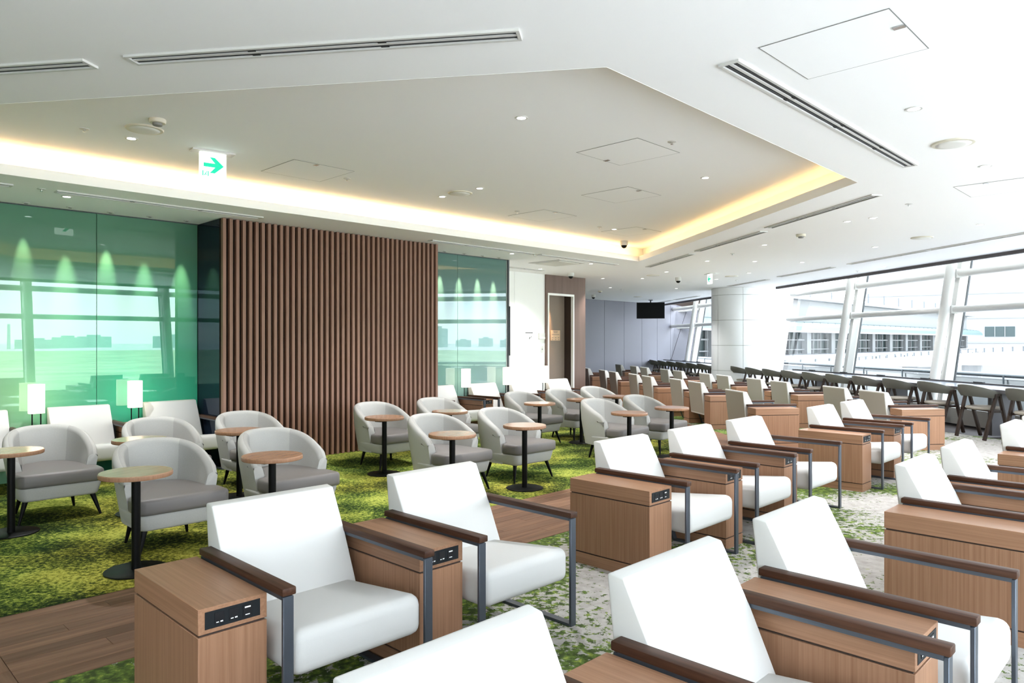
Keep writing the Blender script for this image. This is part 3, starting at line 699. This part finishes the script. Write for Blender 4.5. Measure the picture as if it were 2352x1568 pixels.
# ---------------------------------------------------------------- ceiling fittings
def make_downlight():
    r = empty('downlight')
    MB().lathe([(.034, -.004), (.046, -.005), (.048, -.002), (.048, 0)], 24).build('ring', M['whitemetal'], r, smooth=40)
    MB().lathe([(.033, -.0055), (.034, -.0035)], 24).build('lens', M['lens'], r)
    return r
def make_speaker():
    r = empty('ceiling_speaker')
    MB().lathe([(.115, -.012), (.132, -.010), (.138, 0)], 40).build('ring', M['offwhite'], r, smooth=40)
    MB().lathe([(.02, -.022), (.07, -.021), (.108, -.015), (.112, -.011)], 40).build('grille', M['grille'], r, smooth=50)
    return r
def make_sprinkler():
    r = empty('sprinkler')
    MB().lathe([(.020, -.006), (.035, -.004), (.037, 0)], 20).build('plate', M['whitemetal'], r, smooth=40)
    MB().lathe([(.012, -.024), (.013, -.022), (.007, -.020), (.008, -.005)], 14).build('nozzle', M['chrome'], r, smooth=40)
    return r
def make_smoke():
    r = empty('smoke_detector')
    MB().lathe([(.054, -.030), (.058, -.026), (.06, -.004), (.058, 0)], 28).build('base', M['offwhite'], r, smooth=40)
    MB().lathe([(.030, -.049), (.034, -.046), (.034, -.031), (.036, -.0295)], 24).build('chamber', M['gap'], r, smooth=40)
    return r
def make_domecam():
    r = empty('dome_camera')
    MB().lathe([(.058, -.075), (.062, -.07), (.064, -.01), (.06, 0)], 28).build('housing', M['whitemetal'], r, smooth=40)
    MB().lathe([(.004, -.122), (.025, -.116), (.042, -.100), (.049, -.074)], 24).build('dome', M['screen'], r, smooth=60)
    return r
def make_hatch():
    r = empty('access_hatch')
    MB().box(-.323, .323, -.323, .323, -.0025, -.0012).build('gap', M['gap'], r)
    MB().box(-.3175, .3175, -.3175, .3175, -.0029, -.0018).build('panel', M['ceiling'], r)
    MB().box(-.319, -.265, .06, .095, -.008, -.004).build('latch', M['chrome'], r)
    return r
def make_vent(L):
    r = empty('slot_diffuser'); h = L / 2
    mb = MB()
    f = make_ring_frame(h, .055, .012, .016); f.build('frame', M['whitemetal'], r)
    MB().box(-h + .016, h - .016, -.008, .008, -.009, 0).build('centre_bar', M['whitemetal'], r)
    for sy in (-1, 1):
        y0, y1 = sorted((sy * .008, sy * .040))
        MB().box(-h + .016, h - .016, y0, y1, -.003, 0).build('slot', M['slot'], r)
        b0, b1 = sorted((sy * .0215, sy * .0265)); MB().box(-h + .03, h - .03, b0, b1, -.006, -.003).build('blade', M['slotmetal'], r)
    for k in range(1, max(2, round(L / .75))):
        x = -h + L * k / max(2, round(L / .75)); MB().box(x - .02, x + .02, -.040, .040, -.0075, -.0055).build('joint', M['slot'], r)
    return r
def make_ring_frame(h, w, z, b):
    mb = MB(); o_ = [(-h, -w), (h, -w), (h, w), (-h, w)]; i_ = [(-h + b, -w + b), (h - b, -w + b), (h - b, w - b), (-h + b, w - b)]
    mb.add([(x, y, -z) for x, y in o_] + [(x, y, -z) for x, y in i_] + [(x, y, 0) for x, y in o_] + [(x, y, 0) for x, y in i_],
           [(k, (k + 1) % 4, (k + 1) % 4 + 4, k + 4) for k in range(4)] + [(k + 8, (k + 1) % 4 + 8, (k + 1) % 4, k) for k in range(4)] + [(k + 4, (k + 1) % 4 + 4, (k + 1) % 4 + 12, k + 12) for k in range(4)])
    return mb
def make_spot():
    r = empty('spotlight')
    MB().lathe([(.022, -.006), (.034, -.005), (.036, 0)], 20).build('ring', M['whitemetal'], r, smooth=40)
    MB().lathe([(.012, -.012), (.016, -.010), (.018, -.005)], 16).build('nozzle', M['gap'], r, smooth=40)
    return r
SPT = make_spot()
DL = make_downlight(); SPK = make_speaker(); SPR = make_sprinkler(); SMK = make_smoke(); DOM = make_domecam(); HAT = make_hatch()
def hang(proto, xy, z, lab, cat, grp, rz=0): return put(proto, (xy[0], xy[1], z), rz, lab, cat, grp)
low = [(2.40, 4.29, 'downlight between the big access hatch and the large round speaker'), (3.75, 5.69, 'downlight in the lower ceiling just beyond the large speaker'),
       (3.88, 8.31, 'downlight in the lower ceiling alongside the coffer corner vents, paired with another'), (4.06, 8.08, 'downlight in the lower ceiling, nearer the windows of a close pair'), (5.56, 8.53, 'downlight close to the slanted windows near the picture edge'),
       (3.63, 10.33, 'downlight beside the second vent along the coffer edge'), (5.34, 10.57, 'downlight between the mid speaker and the window vents'), (4.21, 12.46, 'downlight in the ceiling between the exit sign and the smoke detector'),
       (5.09, 12.60, 'downlight before the window side vent in the middle ceiling'), (3.37, 12.40, 'downlight beside the last vent along the coffer edge'), (.0, 11.35, 'downlight over the end of the teal glass wall'), (.54, 13.77, 'downlight at the slim vent above the white wall'),
       (1.41, 12.81, 'downlight beside the square air grille, past the teal glass'), (-4.27, 6.89, 'downlight in the lower ceiling above the green glass, beside the long slim vent'), (6.9, 13.33, 'downlight right beside the dark window header')]
farl = [(3.08, 14.33), (2.87, 15.82), (2.0, 15.82), (4.8, 14.56), (4.56, 16.04), (2.53, 18.5), (4.3, 18.8)]
for x, y, lb in low:
    o = hang(DL, (x, y), ZC, 'small round ' + lb, 'downlight', 'downlights in the lower ceiling'); spot('downlight_beam', (0, 0, -.02), 20 * LAMP, (.98, .985, 1), 105, .7, o)
for x, y in farl:
    o = hang(DL, (x, y), ZC, 'tiny round downlight in the far ceiling past the exit sign', 'downlight', 'tiny downlights in the far ceiling'); spot('downlight_beam', (0, 0, -.02), 20 * LAMP, (.98, .985, 1), 105, .7, o)
for x, y, lb in [(-3.11, 5.87, 'small downlight in the raised ceiling just below the round speaker and smoke detector'), (.07, 5.33, 'small downlight alone in the middle of the raised ceiling'), (1.96, 7.28, 'small downlight in the raised ceiling beyond the first two hatches, towards the bright cove'),
                 (-.35, 7.78, 'small downlight in the raised ceiling on the far side of the middle speaker'), (-.8, 8.23, 'small downlight in the raised ceiling on the near side of the middle speaker'), (1.51, 10.62, 'small warm downlight in the raised ceiling close to the dome camera')]:
    o = hang(DL, (x, y), ZU, lb, 'downlight', 'downlights in the raised ceiling'); spot('downlight_beam', (0, 0, -.02), 30 * LAMP, (.98, .985, 1), 105, .7, o)
wash = [(-4.91, 7.24), (-4.61, 7.47), (-4.36, 7.77), (-4.06, 8.02), (-3.78, 8.31)]
wash2 = [(-1.07, 11.13), (-.79, 11.41), (-.51, 11.70), (-.25, 11.95)]
for k, p in enumerate(wash + wash2):
    o = hang(SPT, Vector((*p, 0)) + N * .05, ZC, 'small ceiling spotlight grazing the %s glass, %s along that glass' % (('green', ORD[k]) if k < 5 else ('teal', ORD[k - 5])), 'spotlight', 'spotlights along the glass wall')
    spot('spot_beam', (0, 0, -.02), 24 * LAMP, (1, .90, .60), 20, 1, o, aim=-N * .20 + Vector((0, 0, -1)), r=.008)
for x, y, z, lb in [(3.09, 5.03, ZC, 'large round speaker in the lower ceiling beside the long two-slot vent'), (5.48, 9.6, ZC, 'round speaker in the lower ceiling towards the slanted windows'), (2.96, 15.09, ZC, 'small beige round speaker past the far coffer corner'), (4.67, 15.29, ZC, 'small round speaker beyond the far exit sign'), (3.9, 22.27, ZC, 'tiny round speaker in front of the black television'),
                    (-2.87, 5.61, ZU, 'round speaker in the raised ceiling next to the smoke detector'), (-.58, 8.03, ZU, 'round speaker in the middle of the raised ceiling between two downlights')]:
    hang(SPK, (x, y), z, lb, 'speaker', 'round ceiling speakers')
for x, y, z, lb in [(4.01, 7.26, ZC, 'small sprinkler head in the lower ceiling outside the coffer corner'), (3.48, 11.35, ZC, 'small sprinkler head by the gap of the coffer edge vents'), (-4.29, 6.55, ZC, 'small sprinkler head above the green glass between two slim vents'), (.36, 11.47, ZC, 'small sprinkler head between the two slim vents past the slatted screen'),
                    (6.81, 14.16, ZC, 'small sprinkler head beside the dark window header'), (5.09, 16.27, ZC, 'tiny sprinkler head near the far round speaker'), (2.92, 19.11, ZC, 'tiny sprinkler head in the far ceiling before the mauve wall'),
                    (-3.34, 5.61, ZU, 'small sprinkler head in the raised ceiling beside the downlight under the cove'), (-1.68, 7.32, ZU, 'small sprinkler head beside the hatch next to the exit sign'), (1.33, 5.97, ZU, 'small sprinkler head at the corner of the large raised ceiling hatch'), (.07, 9.16, ZU, 'small sprinkler head beside the fourth raised ceiling hatch'), (1.27, 10.41, ZU, 'small sprinkler head beside the last raised ceiling hatch')]:
    hang(SPR, (x, y), z, lb, 'sprinkler', 'ceiling sprinkler heads')
for x, y, z, lb in [(3.75, 9.32, ZC, 'white smoke detector in the lower ceiling beside the coffer vents'), (2.42, 19.77, ZC, 'tiny smoke detector in the far ceiling'), (-2.65, 5.37, ZU, 'ivory smoke detector in the raised ceiling beside a round speaker')]:
    hang(SMK, (x, y), z, lb, 'smoke detector', 'smoke detectors')
for x, y, z, lb in [(1.19, 14.52, ZC, 'white dome camera hanging before the wooden doorway lintel'), (3.61, 15.6, ZC, 'white dome camera in the ceiling beside the far exit sign'), (2.43, 21.43, ZC, 'tiny dome camera before the top of the mauve wall'), (1.85, 11.86, ZU, 'white dome camera in the raised ceiling at the far corner of the cove')]:
    hang(DOM, (x, y), z, lb, 'camera', 'ceiling dome cameras')
RU = math.atan2(U.y, U.x)
hatches = [(1.57, 3.40, ZC, RU + math.pi / 2, 'large square access hatch with latch in the lower ceiling near the camera'), (4.42, 6.46, ZC, RU, 'square access hatch in the lower ceiling at the edge of the picture'),
           (-1.99, 7.0, ZU, RU + math.pi / 2, 'access hatch in the raised ceiling beside the green exit sign'), (1.02, 6.31, ZU, RU - math.pi / 2, 'access hatch in the raised ceiling nearest the bright cove corner side'), (1.24, 8.15, ZU, RU + math.pi / 2, 'access hatch in the raised ceiling behind the middle one'), (.40, 9.49, ZU, RU + math.pi / 2, 'access hatch in the raised ceiling above the end of the slatted screen'), (1.80, 10.85, ZU, RU + math.pi / 2, 'access hatch in the raised ceiling by the dome camera')]
for x, y, z, rz, lb in hatches:
    o = hang(HAT, (x, y), z, lb, 'hatch', 'ceiling access hatches', rz)
    o.scale = (.89, .89, 1) if 'large' in lb else (1, 1, 1)
vents = {}
def vent(x, y, L, ang, lb):
    if L not in vents: vents[L] = make_vent(L)
    hang(vents[L], (x, y), ZC, lb, 'vent', 'slot diffusers in the ceiling', R(ang))
vent(-.92, 3.39, 1.94, -8.8, 'long white two-slot diffuser closest to the camera, over the front edge of the coffer')
vent(-3.06, 3.73, 1.94, -8.8, 'two-slot diffuser cut by the picture edge over the front of the coffer')
vent(2.11, 4.62, 2.95, 45.4, 'longest two-slot diffuser, between the coffer and the big access hatch')
vent(3.29, 7.78, 2.0, -80.7, 'slot diffuser along the lit coffer edge, first from the coffer tip')
vent(3.01, 10.03, 2.0, -80.7, 'slot diffuser along the lit coffer edge, second from the coffer tip')
vent(2.69, 12.37, 2.0, -80.7, 'slot diffuser along the lit coffer edge, beside the far coffer corner')
vent(-3.51, 7.34, 2.0, 45.5, 'slim slot diffuser above the green glass, ending at the slatted screen')
vent(-5.15, 5.68, 2.0, 45.5, 'slim slot diffuser above the green glass, cut by the picture edge')
vent(-.40, 10.60, 2.08, 46, 'slim slot diffuser over the end of the slatted screen')
vent(1.16, 12.21, 2.08, 46, 'slim slot diffuser past the teal glass towards the coffer corner')
vent(6.45, 9.9, 2.0, -82, 'slot diffuser near the windows, cut by the picture edge')
vent(6.18, 11.88, 2.0, -82, 'slot diffuser near the windows, before the nearer slanted tube')
vent(5.86, 14.4, 2.0, -82, 'slot diffuser near the windows, before the farther slanted tube')
vent(5.58, 17.05, 2.0, -82, 'slot diffuser in front of the round column')
vent(5.55, 22.9, 2.0, -82, 'far slot diffuser beyond the round column')
vent(5.25, 25.2, 2.0, -82, 'far slot diffuser before the television')
vent(.26, 13.70, 1.0, 45.5, 'short slim slot diffuser at the top of the white wall')
ac = tag(empty('air_grille', (.80, 12.68, ZC), RU), 'square grey air grille flush in the ceiling near the white wall', 'vent')
MB().box(-.36, .36, -.36, .36, -.012, 0).build('frame', M['whitemetal'], ac); MB().box(-.27, .27, -.27, .27, -.020, -.011).build('panel', M['grille'], ac)
# exit signs
def exit_sign(loc, rz, right, label, w=.222, icon=True):
    r = tag(empty('exit_sign', loc, rz), label, 'sign', 'hanging exit signs')
    MB().box(-w * .8, w * .8, -.06, .06, -.014, 0).build('mount', M['whitemetal'], r)
    MB().box(-w / 2, w / 2, -.014, .014, -w - .012, -.012).build('panel', M['exitface'], r)
    s = 1 if right else -1; k = w / .215
    pts = [(-.078, .0165), (.016, .0165), (-.028, .066), (.012, .066), (.086, .0), (.012, -.066), (-.028, -.066), (.016, -.0165), (-.078, -.0165)]
    zc = -.012 - w * (.5 if not icon else .50)
    for yy in (-.0165, .0145):
        mb = MB(); n = len(pts); v1 = [(s * x * k, yy, zc + z * k) for x, z in pts] + [(s * x * k, yy + .002, zc + z * k) for x, z in pts]
        fs = [(0, 1, 7, 8), (1, 2, 3, 4), (1, 4, 7), (7, 4, 5, 6)]
        fs = fs + [tuple(i + n for i in f) for f in fs] + [(i, (i + 1) % n, (i + 1) % n + n, i + n) for i in range(n)]
        mb.add(v1, fs); mb.build('arrow', M['exitgreen'], r)
    if icon:
        for yy in (-.0165,):
            zb = -.012 - w + .014; xb = -s * .082
            MB().box(xb - .008, xb, yy, yy + .002, zb, zb + .044).build('door_mark', M['exitgreen'], r); MB().box(xb + .036, xb + .044, yy, yy + .002, zb, zb + .044).build('door_mark', M['exitgreen'], r)
            mb = MB(); mb.bar((xb + .008, yy + .001, zb + .004), (xb + .026, yy + .001, zb + .032), .007, .002, up=(0, 1, 0)); mb.bar((xb + .016, yy + .001, zb + .016), (xb + .030, yy + .001, zb + .010), .006, .002, up=(0, 1, 0)); mb.box(xb + .024, xb + .031, yy, yy + .002, zb + .034, zb + .042); mb.build('runner_mark', M['exitgreen'], r)
    return r
exit_sign((-2.62, 6.29, ZU), RZN - R(8), True, 'lit white hanging sign with a green arrow pointing along the room, under the raised ceiling')
exit_sign((4.05, 14.7, ZC), math.atan2(-D.x, D.y), False, 'small lit hanging sign with a green arrow, in front of the round column', .20, False)

# ---------------------------------------------------------------- things on the far walls
def on_white(name, s, z, w, h, th, m, label, cat):
    o = empty(name, ST(s, TWH, z), RU); tag(o, label, cat); MB().box(-w / 2, w / 2, -th, 0, -h / 2, h / 2).build('plate', m, o, bevel=.002, seg=1); return o
o = on_white('paper_notice', 10.62, 1.53, .27, .30, .004, M['paper'], 'white paper notice with a line of small black print on the white wall', 'notice')
for k in range(7): MB().box(-.105 + k * .031, -.105 + k * .031 + .022, -.006, -.004, .055, .078).build('print_mark', M['plastic'], o)
mb = MB(); mb.bar((.0, -.005, -.06), (.03, -.005, -.02), .018, .002, up=(0, 1, 0)); mb.build('print_mark', M['plastic'], o); MB().box(.06, .07, -.006, -.004, -.03, .0).build('print_mark', M['plastic'], o)
o = on_white('wall_phone', 10.98, 1.53, .17, .13, .035, M['whitemetal'], 'small white wall device with a grey lower edge beside the doorway', 'device')
MB().box(-.08, .08, -.045, -.035, -.06, -.02).build('ledge', M['grille'], o)
o = on_white('light_switch', 11.01, 1.26, .075, .13, .008, M['whitemetal'], 'white light switch plate low on the white wall beside the doorway', 'switch')
MB().box(-.012, .012, -.012, -.008, -.012, .012).build('rocker', M['gap'], o)
o = tag(empty('door_handle_bar', ST(8.70, TG + .005, 1.6), RU), 'tall dark upright pull bar at the outer edge of the teal glass', 'handle')
MB().box(-.008, .008, -.035, -.02, -.42, .42).build('bar', M['gasket'], o); MB().box(-.006, .006, -.022, 0, -.36, -.34).build('bracket', M['gasket'], o); MB().box(-.006, .006, -.022, 0, .34, .36).build('bracket', M['gasket'], o)
o = tag(empty('wall_plaque', ST(11.66, TWH - .209, 1.55), RU), 'pale wooden plaque with faint lettering inside the doorway', 'plaque')
MB().box(-.15, .15, -.014, 0, -.11, .11).build('board', M['plaque'], o, bevel=.002, seg=1)
for k, (x0, x1, z) in enumerate([(-.07, .07, .085), (-.06, .06, .06), (-.12, .12, .02), (-.12, -.07, -.05), (-.025, .03, -.05), (.07, .12, -.05), (-.12, -.08, -.09), (-.02, .02, -.09), (.08, .12, -.09)]):
    MB().box(x0, x1, -.016, -.014, z - .006, z + .006).build('print_mark', M['portalin'], o)
tv = tag(empty('television', (4.63, 24.0, 2.46), R(-11)), 'black flat television hanging from the ceiling in front of the mauve wall', 'television')
MB().box(-.46, .46, -.02, .03, -.275, .265).build('bezel', M['plastic'], tv, bevel=.004, seg=1); MB().box(-.445, .445, -.024, -.018, -.255, .25).build('screen', M['screen'], tv)
MB().cyl((0, .045, .1), (0, .045, ZC - 2.46), .022, n=12).build('hanger', M['plastic'], tv); MB().box(-.12, .12, .03, .05, -.1, .15).build('bracket', M['plastic'], tv); MB().box(-.07, .07, .0, .09, ZC - 2.48, ZC - 2.46).build('ceiling_plate', M['plastic'], tv)

# ---------------------------------------------------------------- outside
X = {}
X['ground'] = plain('apron', (.37, .37, .37), .9, noise=.25, nscale=.02)
X['pale'] = plain('pale_cladding', (.145, .15, .155), .7)
X['white'] = plain('white_cladding', (.18, .184, .188), .7)
X['teal'] = plain('teal_glazing', (.085, .125, .12), .4, spec=.2)
X['dark'] = plain('dark_glazing', (.030, .043, .044), .4, spec=.2)
X['rail'] = plain('rail_grey', (.055, .065, .072), .5, spec=.2)
X['deck'] = plain('deck_grey', (.13, .14, .145), .8)
X['city'] = plain('hazy_city', (.22, .28, .28), .9)
X['grass'] = plain('airfield_grass', (.22, .27, .16), .95, noise=.3, nscale=.05)
X['trim'] = plain('outside_trim', (.075, .082, .088), .6)
gz = -9.0
structure(MB().box(-2500, 3200, -3000, 3000, gz - .2, gz).build('ground_outside', X['ground']))
mb = MB()
mb.box(-600, 900, 90, 320, gz + .0, gz + .05, mt=frame_at((0, 0, 0), U)); 
o = MB(); o.prism_z([ST(-700, 120), ST(560, 120), ST(560, 900), ST(-700, 900)], gz, gz + .06); structure(o.build('ground_outside_grass', X['grass']))
# balcony and handrail outside the slanted windows
bal = tag(empty('outside_balcony', WL(6.5)), 'grey outdoor balcony with pipe handrail beyond the slanted windows', 'balcony')
def LB(y, off, z): return WL(y, off, z) - WL(6.5)
mb = MB(); mb.prism_z([LB(6.0, .6, 0), LB(30, .6, 0), LB(30, 2.7, 0), LB(6.0, 2.7, 0)], -.35, -.1); mb.build('deck', X['deck'], bal)
mb = MB(); mb.cyl(LB(6.0, 2.5, .74), LB(30, 2.5, .74), .045, n=12); mb.build('handrail', X['rail'], bal, smooth=40)
mb = MB(); mb.bar(LB(6.0, 2.5, .28), LB(30, 2.5, .28), .02, .76); mb.build('parapet', X['deck'], bal)
y = 6.5
while y < 30: MB().cyl(LB(y, 2.44, -.1), LB(y, 2.44, .74), .018, n=8).build('baluster', X['rail'], bal); y += 1.5
# terminal wing parallel to the green wall, far out
TF = -40
ter = tag(empty('outside_terminal', ST(50, TF, 0), RU), 'long pale terminal wing with glazed canopy and rows of columns beyond the windows', 'building')
Lt = 135
MB().box(0, Lt, 0, 14, 4.1, 6.9).build('roof', X['white'], ter)
MB().box(0, Lt, -1.5, 14, 6.9, 7.3).build('roof_edge', X['pale'], ter)
mb = MB(); mb.prism_x([(-3.0, 2.75), (-2.9, 3.3), (-2.2, 3.85), (0, 4.12), (0, 3.9), (-2.1, 3.7), (-2.8, 3.2), (-2.9, 2.75)], 0, Lt); mb.build('canopy', X['teal'], ter)
MB().box(0, Lt, .2, .5, -.2, 2.75).build('glazing', X['dark'], ter)
MB().box(0, Lt, -3.05, -2.9, 2.55, 2.78).build('canopy_edge', X['white'], ter)
MB().box(0, Lt, -3.6, 14, -1.75, -.25).build('floor_slab', X['white'], ter)
MB().box(0, Lt, 3, 14, gz, -1.75).build('lower_wall', X['white'], ter)
MB().box(0, Lt, -.25, .2, 1.55, 1.72).build('transom', X['white'], ter)
MB().box(0, Lt, -.25, .2, .30, .42).build('transom', X['white'], ter)
mu = None; cb = None
k = 0
while k * 2.6 < Lt:
    if mu is None:
        mu = MB().bar((0, -.1, -.25), (0, -.1, 2.6), .13, .3, up=(0, 1, 0)).build('mullion', X['white'], ter); cb = MB().bar((0, -2.95, 2.8), (0, -2.2, 3.9), .07, .10, up=(1, 0, 0)).build('canopy_rib', X['trim'], ter)
        o1, o2 = mu, cb
    else:
        o1 = mu.copy(); o2 = cb.copy()
        for o in (o1, o2): col.objects.link(o); o.parent = ter
    o1.location.x = k * 2.6; o2.location.x = k * 2.6
    k += 1
for k in range(0, 16):
    MB().box(k * 8.5 + 4, k * 8.5 + 5.3, -.6, .1, -.25, 2.75).build('pillar', X['white'], ter)
for k in range(14):
    mb = MB(); mb.bar((30 + k * 8, 2, 7.2), (30 + k * 8, 2, 9.4), .3, .12, up=(0, 1, 0)); mb.build('roof_mast', X['trim'], ter)
    MB().bar((30 + k * 8 + .1, 2, 7.2), (30 + k * 8 + .9, 2, 8.6), .1, .1).build('roof_brace', X['trim'], ter)
for k in range(30):
    MB().box(k * 4.5 + 1, k * 4.5 + 1.5, -3.75, -3.6, -1.1, -.8).build('bracket', X['trim'], ter)
# white office block
off = tag(empty('outside_office', (118, 172, 0), R(-32)), 'tall white office block with a band of dark windows, seen through the nearer panes', 'building')
MB().box(-30, 40, 0, 20, gz, 27).build('wall', X['white'], off)
for j, z in enumerate((2.6, 8.6, 14.6)):
    for i in range(6 if j == 0 else 0):
        w = MB().box(-26 + i * 11, -26 + i * 11 + 6, -.15, .1, z, z + 2.4).build('window', X['dark'] if (i + j) % 3 else X['teal'], off)
        for q in (1.95, 3.95): MB().box(-26 + i * 11 + q, -26 + i * 11 + q + .12, -.25, -.1, z, z + 2.4).build('mullion', X['white'], w)
    MB().box(-30, 40, -.2, .0, z - 1.6, z - 1.4).build('ledge', X['pale'], off)
# white elevated track bridge
br = tag(empty('outside_bridge', (33.5, 45, 0)), 'white elevated track bridge curving past the window, with a dotted railing', 'bridge')
pts = [Vector((q[0] - 33.5, q[1] - 45, q[2])) for q in ((30, 30, .55), (33.5, 45, .35), (36.5, 57, .0), (38.8, 70, -.6), (40.0, 84, -1.4))]
for a_, b_ in zip(pts, pts[1:]):
    mb = MB(); mb.bar(a_, b_, 3.2, .9); mb.build('deck', X['white'], br)
    mb = MB(); mb.bar(a_ + Vector((-1.5, 0, .8)), b_ + Vector((-1.5, 0, .8)), .06, .06); mb.build('rail', X['trim'], br)
    for k in range(8):
        p = a_.lerp(b_, k / 8) + Vector((-1.5, 0, .45)); MB().box(p.x - .05, p.x + .05, p.y - .05, p.y + .05, p.z, p.z + .36).build('rail_post', X['trim'], br)
for p in pts[1:4]: MB().cyl((p.x, p.y, gz), (p.x, p.y, p.z - .4), .7, n=14).build('pier', X['pale'], br)
# skyline across the airfield, seen reflected in the glass wall
rs = random.Random(3)
def block(p, w, dp, h, lab): 
    o = MB().box(-w / 2, w / 2, -dp / 2, dp / 2, 0, h).box(-w / 4, w / 6, -dp / 5, dp / 5, h, h * 1.1 + 1).build('outside_block', X['city'], loc=(p.x, p.y, gz), rz=rs.random() * .3); 
    return tag(o, lab, 'building', 'hazy buildings across the airfield')
for k in range(16):
    s = -300 + k * 62; t = 1200 + (k % 3) * 90; block(ST(s, t), rs.uniform(34, 48), 30, rs.choice([13, 15, 17, 19, 21, 24]), 'hazy low building across the airfield, seen only as a reflection in the green glass')
for k in range(24):
    p = Vector((1300 + (k % 3) * 80, -480 + k * 42, 0)); block(p, rs.uniform(24, 36), 26, rs.choice([13, 15, 17, 19, 22, 34]), 'hazy city building across the airfield, seen only as a reflection in the teal glass')
for k, s in enumerate((95, 125, 215)):
    o = MB().cyl((0, 0, 0), (0, 0, [27, 27, 34][k]), 2.0, 1.6, 12).build('outside_chimney', X['city'], loc=ST(s, 1150, gz)); tag(o, 'thin chimney on the airfield skyline, seen only as a reflection in the green glass', 'chimney', 'skyline chimneys')
